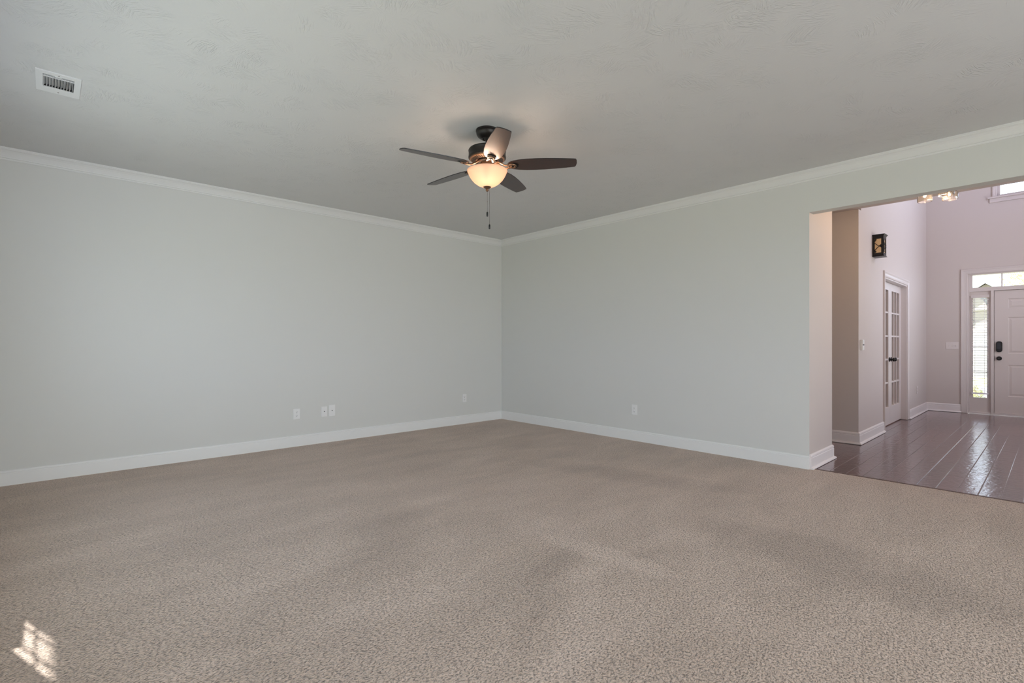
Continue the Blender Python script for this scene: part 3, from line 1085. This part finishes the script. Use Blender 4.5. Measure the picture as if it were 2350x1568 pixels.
# small two-part control on the foyer wall by the hall corner
ct = empty('wall_controller', (1.795, YO, 1.135))
tag(ct, 'small white two part wall control near the hall corner, under the lantern side', 'wall control')
MB().box(-0.040, 0.040, -0.022, 0.0, -0.060, 0.060, 0.002).build('housing', M['plastic'], ct)
MB().box(-0.036, 0.036, -0.026, -0.021, 0.010, 0.056, 0.002).build('upper_panel', M['trim'], ct)
MB().box(-0.036, 0.036, -0.025, -0.021, -0.056, -0.008, 0.002).build('lower_panel', M['trim'], ct)
MB().box(-0.026, 0.034, -0.0245, -0.021, -0.0055, 0.0065).build('display_strip', M['dark'], ct)

# ------------------------------------------------------------------ glazed double doors
dr = empty('door_1', ((DX0 + DX1) / 2, YO, 0.0))
struct(dr, 'white glazed double doors with black knobs in the tall foyer wall', 'door')
DXc = (DX0 + DX1) / 2
DF = 0.075            # leaf face behind the wall face
LW = (DX1 - DX0 - 0.036) / 2
jm = MB()
jm.box(DX0 - DXc, DX0 - DXc + 0.018, 0.0, 0.12, 0.0, DZ)
jm.box(DX1 - DXc - 0.018, DX1 - DXc, 0.0, 0.12, 0.0, DZ)
jm.box(DX0 - DXc + 0.018, DX1 - DXc - 0.018, 0.0, 0.12, DZ - 0.018, DZ)
jm.build('door_jamb', M['trim_foyer'], dr)
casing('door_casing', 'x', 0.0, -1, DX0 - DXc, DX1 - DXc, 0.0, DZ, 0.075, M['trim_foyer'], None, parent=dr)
rows_z = [0.267, 0.597, 0.926, 1.256, 1.589, 1.905]
for sgn in (-1, 1):
    x0 = 0.001 if sgn > 0 else -LW - 0.001
    x1 = x0 + LW
    st = 0.105
    lf = MB()
    y0, y1 = DF, DF + 0.035
    lf.box(x0, x0 + st, y0, y1, 0.008, DZ - 0.022)
    lf.box(x1 - st, x1, y0, y1, 0.008, DZ - 0.022)
    lf.box(x0 + st, x1 - st, y0, y1, 0.008, rows_z[0] - 0.010)
    lf.box(x0 + st, x1 - st, y0, y1, rows_z[-1], DZ - 0.022)
    leaf = lf.build('door_leaf', M['trim_foyer'], dr)
    g = MB()
    for i in (1, 2):
        u = x0 + st + (LW - 2 * st) * i / 3
        g.box(u - 0.011, u + 0.011, y0 + 0.003, y1 - 0.003, rows_z[0] - 0.01, rows_z[-1])
    for zz in rows_z[1:-1]:
        g.box(x0 + st, x1 - st, y0 + 0.004, y1 - 0.004, zz - 0.011, zz + 0.011)
    g.build('muntin_grille', M['trim_foyer'], leaf)
    MB().box(x0 + st, x1 - st, y0 + 0.015, y0 + 0.019, rows_z[0] - 0.01, rows_z[-1]).build('glass_pane', M['glass'], leaf)
    kx = x0 + 0.055 if sgn > 0 else x1 - 0.055
    kb = MB().lathe([(0.0, 0.0), (0.032, 0.0), (0.032, 0.006), (0.026, 0.010), (0.012, 0.014), (0.011, 0.034), (0.020, 0.040), (0.027, 0.048), (0.028, 0.056), (0.024, 0.064), (0.012, 0.069), (0.0, 0.070)], 28)
    kb.xform(Matrix.Translation((kx, y0, 0.925)) @ Matrix.Rotation(PI / 2, 4, 'X'))
    kb.build('door_knob', M['black'], leaf, True)

# ------------------------------------------------------------------ wall lantern
ln = empty('wall_lantern', (2.325, YO, 2.214))
tag(ln, 'black box wall lantern with amber glass and scrollwork, high on the foyer wall', 'wall lamp')
LD, LWd, LH = 0.112, 0.145, 0.268
b = MB()
fl = 0.010


def rail(mb, z0, z1, ex):
    mb.box(-ex, LWd + ex, -LD - ex, 0.0, z0, z1)


# flared top and bottom caps
for z0, z1, e0, e1 in ((LH - 0.026, LH, 0.0, 0.016), (0.022, 0.0, 0.0, 0.012)):
    vs = []
    for z_, ex in ((z0, e0), ((z0 + z1) / 2, e0 + (e1 - e0) * 0.3), (z1, e1)):
        vs.append([b.bm.verts.new(p) for p in ((-ex, 0, z_), (-ex, -LD - ex, z_), (LWd + ex, -LD - ex, z_), (LWd + ex, 0, z_))])
    for A, B in zip(vs[:-1], vs[1:]):
        for i in range(4):
            b.bm.faces.new((A[i], A[(i + 1) % 4], B[(i + 1) % 4], B[i]))
    b.bm.faces.new(vs[0])
    b.bm.faces.new(vs[-1])
s_ = 0.023
for (x0, x1) in ((0, s_), (LWd - s_, LWd)):
    for (y0, y1) in ((-LD, -LD + s_), (-s_, 0.0)):
        b.box(x0, x1, y0, y1, 0.0235, LH - 0.0275)
for z0, z1 in ((0.020, 0.046), (LH - 0.052, LH - 0.024)):
    b.box(0.0012, LWd - 0.0012, -LD + 0.0012, -0.0002, z0, z1)
b.build('lantern_frame', M['black'], ln)
MB().box(s_ * 0.3, LWd - s_ * 0.3, -LD + 0.008, -0.008, 0.046, LH - 0.052).build('amber_panel', M['amber'], ln)
for face in ('side', 'front'):
    sw_ = MB()
    span = LD if face == 'side' else LWd

    def Q(u, v):
        """u along the face from the wall / left, v height"""
        return (-0.002, -u * LD, v) if face == 'side' else (u * LWd, -LD - 0.002, v)
    arcs = [[(0.16 + 0.60 * k / 10, 0.175 - 0.052 * math.sin(k / 10 * PI / 2)) for k in range(11)],
            [(0.18 + 0.58 * k / 10, 0.070 + 0.055 * math.sin(k / 10 * PI / 2)) for k in range(11)],
            [(0.14, 0.05 + 0.014 * k) for k in range(12)]]
    for arc in arcs:
        sw_.tube([Q(u, v) for u, v in arc], 0.0038, 6)
    for (u, v, r) in ((0.76, 0.128, 0.016), (0.84, 0.140, 0.012), (0.84, 0.115, 0.012), (0.30, 0.205, 0.011), (0.22, 0.190, 0.010), (0.28, 0.060, 0.012), (0.20, 0.070, 0.010)):
        q = Q(u, v)
        st = len(sw_.bm.verts)
        bmesh.ops.create_icosphere(sw_.bm, subdivisions=1, radius=r, matrix=Matrix.Translation(q) @ (Matrix.Diagonal((0.35, 1, 1, 1)) if face == 'side' else Matrix.Diagonal((1, 0.35, 1, 1))))
    sw_.build('scrollwork', M['black'], ln)

# ------------------------------------------------------------------ hall ceiling light
hl = empty('hall_ceiling_light', (0.90, -5.045, ZH))
tag(hl, 'hall ceiling light with three round clear ribbed glass shades, partly hidden by the header', 'ceiling light')
MB().lathe([(0, 0), (0.075, 0), (0.075, -0.012), (0.065, -0.022), (0.02, -0.026), (0.012, -0.05), (0.012, -0.088), (0.0, -0.09)], 32).build('ceiling_plate', M['vent'], hl, True)
shade_xy = [(0.95, -4.932, 2.484), (0.74, -5.110, 2.466), (0.965, -5.110, 2.468)]
for (x, y, zb) in shade_xy:
    lx, ly = x - 0.90, y + 5.045
    arm = MB().tube([(0, 0, -0.07), (lx * 0.5, ly * 0.5, -0.075), (lx, ly, -0.085)], 0.006, 8).build('lamp_arm', M['vent'], hl, True)
    zt = zb - ZH + 0.075
    MB().lathe([(0, zt + 0.045), (0.016, zt + 0.043), (0.018, zt + 0.010), (0.022, zt + 0.004), (0.0, zt + 0.004)], 20, lx, ly, 0).build('lamp_socket', M['vent'], hl, True)
    gs = MB()
    seg = 48
    rings = []
    zb_ = zb - ZH
    for r, z_ in ((0.020, zt + 0.002), (0.050, zt), (0.056, zt - 0.006), (0.056, zb_ + 0.004), (0.054, zb_), (0.048, zb_), (0.050, zb_ + 0.006), (0.050, zt - 0.008), (0.046, zt - 0.004), (0.020, zt - 0.003)):
        rings.append([gs.bm.verts.new((lx + (r + (0.0012 if i % 2 else 0)) * math.cos(2 * PI * i / seg), ly + (r + (0.0012 if i % 2 else 0)) * math.sin(2 * PI * i / seg), z_)) for i in range(seg)])
    for A, B in zip(rings, rings[1:] + rings[:1]):
        for i in range(seg):
            gs.bm.faces.new((A[i], A[(i + 1) % seg], B[(i + 1) % seg], B[i]))
    gs.build('glass_shade', M['shade_glass'], hl, True, 50)
    MB().lathe([(0, 0.016), (0.008, 0.014), (0.013, 0.0), (0.009, -0.012), (0.0, -0.016)], 16, lx, ly, zt - 0.018).build('light_bulb', M['bulb'], hl, True)
ll = bpy.data.lights.new('hall_lamp', 'POINT')
ll.energy = 15
ll.color = (1.0, 0.66, 0.40)
ll.shadow_soft_size = 0.05
llo = bpy.data.objects.new('hall_lamp', ll)
llo.location = (0.88, -5.05, 2.44)
C.objects.link(llo)

# ------------------------------------------------------------------ entrance: door, sidelights, transom
DFX = X3 + 0.045       # face of the door leaf
casing('trim_5', 'y', X3, -1, EY0, EY1, 0.0, EZ, 0.085, M['trim_foyer'], 'white casing around the entrance door, sidelights and transom')
fr = MB()
x0, x1 = X3 + 0.005, X3 + 0.14
DY0, DY1 = -6.005, -5.093
TZ0, TZ1 = 2.071, 2.275
fr.box(x0, x1, EY1 - 0.02, EY1, 0, EZ)
fr.box(x0, x1, EY0, EY0 + 0.02, 0, EZ)
fr.box(x0, x1, EY0 + 0.02, EY1 - 0.02, EZ - 0.02, EZ)
fr.box(x0 + 0.015, x1, EY0 + 0.02, EY1 - 0.02, 2.008, TZ0)        # transom bar
fr.box(x0 + 0.025, x1, EY1 - 0.056, EY1 - 0.02, TZ0, EZ - 0.02)
fr.box(x0 + 0.025, x1, EY0 + 0.02, EY0 + 0.056, TZ0, EZ - 0.02)
fr.box(x0, x1, DY1 + 0.004, DY1 + 0.038, 0, 2.008)                 # mullion posts
fr.box(x0, x1, DY0 - 0.038, DY0 - 0.004, 0, 2.008)
fr.box(x0 + 0.01, x1, EY0 + 0.02, EY1 - 0.02, -0.003, 0.026)
fr.box(DFX + 0.047, x1, DY1 - 0.014, DY1 + 0.004, 0.026, 2.008)   # door stops
fr.box(DFX + 0.047, x1, DY0 - 0.004, DY0 + 0.014, 0.026, 2.008)
fr.box(DFX + 0.047, x1, DY0 + 0.014, DY1 - 0.014, 1.992, 2.008)
struct(fr.build('trim_6', M['trim_foyer']), 'white entrance frame with the bar between door and transom', 'door frame')

tr = empty('window_5', (X3 + 0.07, (EY0 + EY1) / 2, TZ0))
struct(tr, 'narrow divided transom window above the entrance door', 'window')
ty = (EY0 + EY1) / 2
g = MB()
wtot = (EY1 - 0.056) - (EY0 + 0.056)
n = 4
for i in range(1, n):
    u = EY1 - 0.056 - (0.349 if i == 1 else 0.349 * i + 0.0) * (wtot / 4) / 0.362
    g.box(-0.012, 0.012, u - 0.008 - ty, u + 0.008 - ty, 0, EZ - 0.02 - TZ0)
g.build('muntin_grille', M['trim_foyer'], tr)
MB().box(-0.002, 0.002, EY0 + 0.056 - ty, EY1 - 0.056 - ty, 0, EZ - 0.02 - TZ0).build('glass_pane', M['glass'], tr)


def sidelight(num, y0, y1, label):
    """y0 < y1; panel with a tall glass"""
    e = empty('window_%d' % num, (DFX, (y0 + y1) / 2, 0.0))
    struct(e, label, 'window')
    yc = (y0 + y1) / 2
    gz0, gz1 = 0.262, 1.93
    gy0, gy1 = yc - 0.092, yc + 0.092
    f = MB()
    f.box(0, 0.04, y0 - yc, gy0 - yc, 0.022, 2.008)
    f.box(0, 0.04, gy1 - yc, y1 - yc, 0.022, 2.008)
    f.box(0, 0.04, gy0 - yc, gy1 - yc, 0.022, gz0)
    f.box(0, 0.04, gy0 - yc, gy1 - yc, gz1, 2.008)
    f.build('sidelight_panel', M['door'], e)
    r = MB()
    for (a, b_, c_, d) in ((gy0 - yc - 0.008, gy0 - yc + 0.006, gz0, gz1), (gy1 - yc - 0.006, gy1 - yc + 0.008, gz0, gz1)):
        r.box(-0.004, 0.0, a, b_, c_, d)
    r.box(-0.004, 0.0, gy0 - yc - 0.008, gy1 - yc + 0.008, gz0 - 0.010, gz0)
    r.build('glazing_bead', M['trim_foyer'], e)
    MB().box(0.018, 0.022, gy0 - yc, gy1 - yc, gz0, gz1).build('glass_pane', M['glass'], e)
    g = MB()
    g.box(0.012, 0.028, gy0 - yc, gy0 - yc + 0.012, gz0, gz1)
    for zz in (0.68, 1.10, 1.52):
        g.box(0.012, 0.028, gy0 - yc, gy1 - yc, zz - 0.005, zz + 0.005)
    g.build('muntin_grille', M['trim_foyer'], e)
    return e


SY0, SY1 = DY1 + 0.038, EY1 - 0.02
sidelight(6, SY0, SY1, 'narrow sidelight window with a white blind, between the casing and the entrance door')
sidelight(7, EY0 + 0.02, DY0 - 0.038, 'narrow sidelight window on the far side of the entrance door')

# blind on the sidelight
yc = (SY0 + SY1) / 2
bl = empty('window_blind', (DFX - 0.03, yc, 1.945))
tag(bl, 'narrow white slatted blind hanging over the sidelight window beside the entrance door', 'blind')
MB().box(-0.022, 0.012, -0.112, 0.112, -0.045, 0.0, 0.003).build('valance', M['trim_foyer'], bl)
ns = 37
for i in range(ns):
    z_ = -0.075 - i * 0.0415
    s_ = MB().box(-0.0175, 0.0175, -0.100, 0.100, -0.0011, 0.0011)
    so = s_.build('slat', M['blind'], bl)
    so.location = (-0.004, 0, z_)
    so.rotation_euler = (0, math.radians(8), 0)
zb = -0.075 - ns * 0.0415
MB().box(-0.020, 0.012, -0.100, 0.100, zb - 0.012, zb + 0.010, 0.002).build('bottom_rail', M['blind'], bl)
for yy in (-0.055, 0.062):
    for xx in (-0.022, 0.014):
        MB().tube([(xx, yy, -0.05), (xx, yy, zb)], 0.0011, 5).build('ladder_cord', M['blind'], bl)
MB().tube([(-0.028, 0.070, -0.045), (-0.028, 0.070, -0.30), (-0.029, 0.071, -0.56)], 0.0030, 8).build('tilt_wand', M['chain'], bl)

# the door leaf: six raised panels
d2 = empty('door_2', (DFX, (DY0 + DY1) / 2, 0.0))
struct(d2, 'white six panel entrance door with a black keypad lock and knob', 'door')
dyc = (DY0 + DY1) / 2
hw = (DY1 - DY0) / 2
pan_y = [(hw - 0.157 - 0.235, hw - 0.157), (-hw + 0.157, -hw + 0.157 + 0.235)]
pan_z = [(0.305, 0.81), (0.99, 1.572), (1.71, 1.869)]
lf = MB()
ys = sorted({-hw, hw, *[v for p in pan_y for v in p]})
zs = sorted({0.028, 2.003, *[v for p in pan_z for v in p]})


def is_pan(a, b_, c_, d):
    return any(p[0] <= a + 1e-6 and b_ <= p[1] + 1e-6 for p in pan_y) and any(q[0] <= c_ + 1e-6 and d <= q[1] + 1e-6 for q in pan_z)


bm = lf.bm
for a, b_ in zip(ys[:-1], ys[1:]):
    for c_, d in zip(zs[:-1], zs[1:]):
        if not is_pan(a, b_, c_, d):
            q = [bm.verts.new((0, *p)) for p in ((a, c_), (b_, c_), (b_, d), (a, d))]
            bm.faces.new(q)
        else:
            prev = None
            for ins, dep in ((0, 0), (0.010, 0.009), (0.018, 0.010), (0.045, 0.003), (0.047, 0.003)):
                q = [bm.verts.new((dep, *p)) for p in ((a + ins, c_ + ins), (b_ - ins, c_ + ins), (b_ - ins, d - ins), (a + ins, d - ins))]
                if prev:
                    for i in range(4):
                        bm.faces.new((prev[i], prev[(i + 1) % 4], q[(i + 1) % 4], q[i]))
                prev = q
            bm.faces.new(prev)
bmesh.ops.remove_doubles(bm, verts=bm.verts, dist=1e-5)
lf.box(0.012, 0.044, -hw, hw, 0.028, 2.003)
for (a, b_, c_, d) in ((-hw, -hw + 0.0005, 0.028, 2.003), (hw - 0.0005, hw, 0.028, 2.003)):
    lf.box(0.0002, 0.012, a, b_, c_, d)
lf.build('door_leaf', M['door'], d2)


def rounded(wd, hg, r, n=8):
    pts = []
    for cx_, cy_, a0 in ((wd / 2 - r, hg / 2 - r, 0), (-wd / 2 + r, hg / 2 - r, 90), (-wd / 2 + r, -hg / 2 + r, 180), (wd / 2 - r, -hg / 2 + r, 270)):
        for i in range(n + 1):
            a = math.radians(a0 + 90 * i / n)
            pts.append((cx_ + r * math.cos(a), cy_ + r * math.sin(a)))
    return pts


ky = -5.149 - dyc
kp = MB().prism([(a + ky, b_ + 1.10) for a, b_ in rounded(0.074, 0.176, 0.034)], 'x', -0.026, 0.0)
bmesh.ops.bevel(kp.bm, geom=[e_ for e_ in kp.bm.edges if all(abs(v.co.x + 0.026) < 1e-6 for v in e_.verts)], offset=0.006, segments=3, affect='EDGES')
lock = kp.build('keypad_lock', M['black'], d2, True)
MB().prism([(a + ky, b_ + 1.112) for a, b_ in rounded(0.046, 0.105, 0.020)], 'x', -0.0275, -0.0258).build('keypad_screen', mat('dark_gloss', (0.012, 0.010, 0.016), 0.3), lock)
kb = MB().lathe([(0.0, 0.0), (0.033, 0.0), (0.033, 0.005), (0.028, 0.010), (0.013, 0.014), (0.012, 0.030), (0.020, 0.037), (0.0275, 0.046), (0.028, 0.055), (0.022, 0.063), (0.0, 0.066)], 32)
kb.xform(Matrix.Translation((0, ky, 0.912)) @ Matrix.Rotation(-PI / 2, 4, 'Y'))
kn = kb.build('door_knob', M['black'], d2, True)
MB().prism([(a + ky, b_ + 0.912) for a, b_ in rounded(0.016, 0.006, 0.0025, 3)], 'x', -0.069, -0.0655).build('thumb_turn', M['chain'], kn)
MB().box(-0.004, 0.006, hw + 0.0, hw + 0.004, 0.87, 0.955).build('latch_plate', M['black'], d2)

# ------------------------------------------------------------------ upper window
uw, ubx = window('window_8', 'y', X3 + 0.06, X3, UY0, UY1, UZ0, UZ1, 2, 3, 'upper foyer window high above the entrance door', M['trim_foyer'], bar=0.02)
for ch in list(C.objects):
    if ch.parent == uw and ch.name.startswith('muntin'):
        pass
casing('window_casing', 'y', X3 - uw.location.x, -1, UY0 - uw.location.y, UY1 - uw.location.y, 0.0, UZ1 - UZ0, 0.055, M['trim_foyer'], None, parent=uw)
s_ = MB()
ubx(s_, UY0 - 0.105, UY1 + 0.105, X3 - 0.045, X3 + 0.04, UZ0 - 0.024, UZ0)
s_.build('window_sill', M['trim_foyer'], uw)
s_ = MB()
ubx(s_, UY0 - 0.085, UY1 + 0.085, X3 - 0.018, X3 - 0.0005, UZ0 - 0.088, UZ0 - 0.024)
s_.build('window_apron', M['trim_foyer'], uw)

# ------------------------------------------------------------------ outside, seen through the entrance glass
grass = mat('sunlit_lawn', (0.38, 0.42, 0.20), 0.9)
t = NT(grass)
g_ = t.n('ShaderNodeNewGeometry')
nz = t.n('ShaderNodeTexNoise', i_Scale=1.5, i_Detail=5.0)
t.l(g_.outputs['Position'], nz.inputs['Vector'])
t.l(t.ramp(nz.outputs[0], [(0.3, (0.34, 0.36, 0.17)), (0.7, (0.60, 0.58, 0.36))]), t.b.inputs['Base Color'])
struct(MB().box(X3 + 0.15, 60, -40, 30, -0.5, -0.4).build('ground_lawn', grass), 'sunlit front lawn outside the entrance', 'lawn')
struct(MB().box(X3 + 0.15, X3 + 1.6, -7.2, -4.3, -0.4, -0.06).build('ground_stoop', mat('concrete', (0.5, 0.48, 0.46), 0.9)), 'concrete stoop outside the entrance door', 'stoop')
struct(MB().box(-40, XW - 0.3, -40, 30, -0.5, -0.4).build('ground_side', grass), 'lawn outside the side windows', 'lawn')
struct(MB().box(14.5, 19.5, -40, 30, -0.4, -0.385).build('ground_street', mat('asphalt', (0.30, 0.30, 0.31), 0.9)), 'pale street between the lawns', 'street')

siding = mat('tan_siding', (0.46, 0.42, 0.40), 0.8)
roofm = mat('pale_shingles', (0.27, 0.27, 0.29), 0.9)
whitep = mat('exterior_white', (0.36, 0.36, 0.38), 0.6)
hs = empty('house', (26.0, -3.6, -0.4))
tag(hs, 'pale tan gabled house across the street, seen through the transom window', 'house')
GH, HWD, EV = 4.42, 2.9, 2.2           # gable peak height over base, half width, eave height
MB().prism([(-HWD, 0), (HWD, 0), (HWD, EV), (0, GH - 0.15), (-HWD, EV)], 'x', 0.3, 8.0).build('gable_wall', siding, hs)
rf = MB()
for sgn in (-1, 1):
    k = (GH - EV) / HWD
    rf.prism([(0, GH), (sgn * (HWD + 0.35), EV - 0.35 * k), (sgn * (HWD + 0.35), EV - 0.35 * k + 0.12), (0, GH + 0.12)], 'x', 0.05, 8.2)
rf.build('roof', roofm, hs)
rk = MB()
for sgn in (-1, 1):
    k = (GH - EV) / HWD
    rk.prism([(0, GH - 0.14), (sgn * (HWD + 0.36), EV - 0.36 * k - 0.14), (sgn * (HWD + 0.36), EV - 0.36 * k + 0.1), (0, GH + 0.1)], 'x', -0.02, 0.06)
rk.build('rake_board', whitep, hs)
at = MB().prism([(0.75 * math.cos(PI * i / 14) + 0.55, 3.05 + 0.85 * math.sin(PI * i / 14)) for i in range(15)], 'x', 0.2, 0.31)
at.build('arched_trim', whitep, hs)
MB().prism([(0.62 * math.cos(PI * i / 14) + 0.55, 3.07 + 0.70 * math.sin(PI * i / 14)) for i in range(15)], 'x', 0.15, 0.22).build('arched_panel', siding, hs)
MB().prism([(0.3, 0), (9.5, 0), (9.5, 3.0), (0.3, 3.0)], 'x', 2.5, 9).build('side_wing', siding, hs)
MB().prism([(2.0, 2.9), (9.8, 2.9), (6.0, 4.9)][:0] or [(2.3, 2.9), (9.3, 2.9), (5.8, 4.9)], 'y', 0.2, 10.0).build('wing_roof', roofm, hs)
for yy in (1.6, 4.6, 7.0):
    wnd = MB().box(2.42, 2.5, yy - 0.45, yy + 0.45, 0.9, 2.3).build('window', whitep, hs)
    MB().box(2.40, 2.43, yy - 0.38, yy + 0.38, 0.97, 2.23).build('pane', mat('dark_pane', (0.15, 0.17, 0.2), 0.1), wnd)
MB().box(0.22, 0.3, -2.2, 0.4, 0, 1.95).build('garage_door', whitep, hs)

leafm = mat('pale_yellow_green_leaves', (0.42, 0.46, 0.20), 0.7)
leafm.node_tree.nodes['Principled BSDF'].inputs['Transmission Weight'].default_value = 0.0
t = NT(leafm)
oi = t.n('ShaderNodeNewGeometry')
nz = t.n('ShaderNodeTexNoise', i_Scale=1.1, i_Detail=3.0)
t.l(oi.outputs['Position'], nz.inputs['Vector'])
t.l(t.ramp(nz.outputs[0], [(0.35, (0.50, 0.56, 0.34)), (0.5, (0.74, 0.75, 0.50)), (0.68, (0.88, 0.83, 0.62))]), t.b.inputs['Base Color'])
bark = mat('grey_bark', (0.30, 0.25, 0.22), 0.9)


def tree(x, y, h, rad, n, label, trunk_r=0.18, leaf=0.08, bare=False):
    e = empty('tree', (x, y, -0.4))
    tag(e, label, 'tree', 'trees across the street')
    rnd = random.Random(int(x * 10 + y * 7))
    tb = MB().tube([(0, 0, 0), (0.1, 0.05, h * 0.3), (-0.05, 0.1, h * 0.6), (0, 0, h * 0.85)], [trunk_r, trunk_r * 0.8, trunk_r * 0.5, 0.03], 8)
    tips = []
    for i in range(14):
        a = rnd.uniform(0, 2 * PI)
        z0 = h * rnd.uniform(0.3, 0.7)
        r = rad * rnd.uniform(0.5, 0.95)
        p2 = (r * math.cos(a), r * math.sin(a), z0 + h * rnd.uniform(0.12, 0.28))
        tb.tube([(0, 0.03, z0), (p2[0] * 0.5, p2[1] * 0.5, z0 + (p2[2] - z0) * 0.6), p2], [0.06, 0.035, 0.012], 5)
        tips.append(p2)
    tb.build('trunk', bark, e, True)
    bm = bmesh.new()
    cl = [(rnd.gauss(0, rad * 0.42), rnd.gauss(0, rad * 0.42), h * rnd.uniform(0.42, 0.98), rad * rnd.uniform(0.22, 0.4)) for _ in range(30)]
    for i in range(n):
        c_ = rnd.choice(cl)
        v = Vector((rnd.gauss(0, 1), rnd.gauss(0, 1), rnd.gauss(0, 1))).normalized() * c_[3] * rnd.uniform(0.5, 1.05)
        p = Vector((c_[0], c_[1], c_[2])) + v
        a = Vector((rnd.gauss(0, 1), rnd.gauss(0, 1), rnd.gauss(0, 1))).normalized()
        b_ = a.cross(Vector((rnd.gauss(0, 1), rnd.gauss(0, 1), rnd.gauss(0, 1)))).normalized()
        s = leaf * rnd.uniform(0.6, 1.3)
        bm.faces.new([bm.verts.new(p + a * s), bm.verts.new(p + b_ * s * 0.5), bm.verts.new(p - a * s), bm.verts.new(p - b_ * s * 0.5)])
    mb = MB()
    mb.bm.free()
    mb.bm = bm
    mb.build('foliage', leafm, e)
    return e


tree(43, -6.7, 9.0, 3.9, 34000, 'pale yellow green tree behind the gable of the house across the street')
tree(31, -8.3, 6.6, 2.4, 9000, 'smaller pale tree standing clear of the house across the street')


def bush(x, y, r, label):
    rnd = random.Random(int(x * 31 + y * 17))
    bm = bmesh.new()
    for i in range(1400):
        v = Vector((rnd.gauss(0, 1), rnd.gauss(0, 1), abs(rnd.gauss(0, 1)))).normalized() * r * rnd.uniform(0.6, 1.05)
        a = Vector((rnd.gauss(0, 1), rnd.gauss(0, 1), rnd.gauss(0, 1))).normalized()
        b_ = a.cross(Vector((rnd.gauss(0, 1), rnd.gauss(0, 1), 1))).normalized()
        s = r * 0.10
        p = v + Vector((0, 0, 0.05))
        bm.faces.new([bm.verts.new(p + a * s), bm.verts.new(p + b_ * s * 0.5), bm.verts.new(p - a * s), bm.verts.new(p - b_ * s * 0.5)])
    mb = MB()
    mb.bm.free()
    mb.bm = bm
    o = mb.build('shrub', leafm)
    o.location = (x, y, -0.4)
    tag(o, label, 'shrub', 'shrubs outside the entrance')


bush(13.6, -4.02, 0.42, 'low leafy shrub by the street, seen through the entrance sidelight')
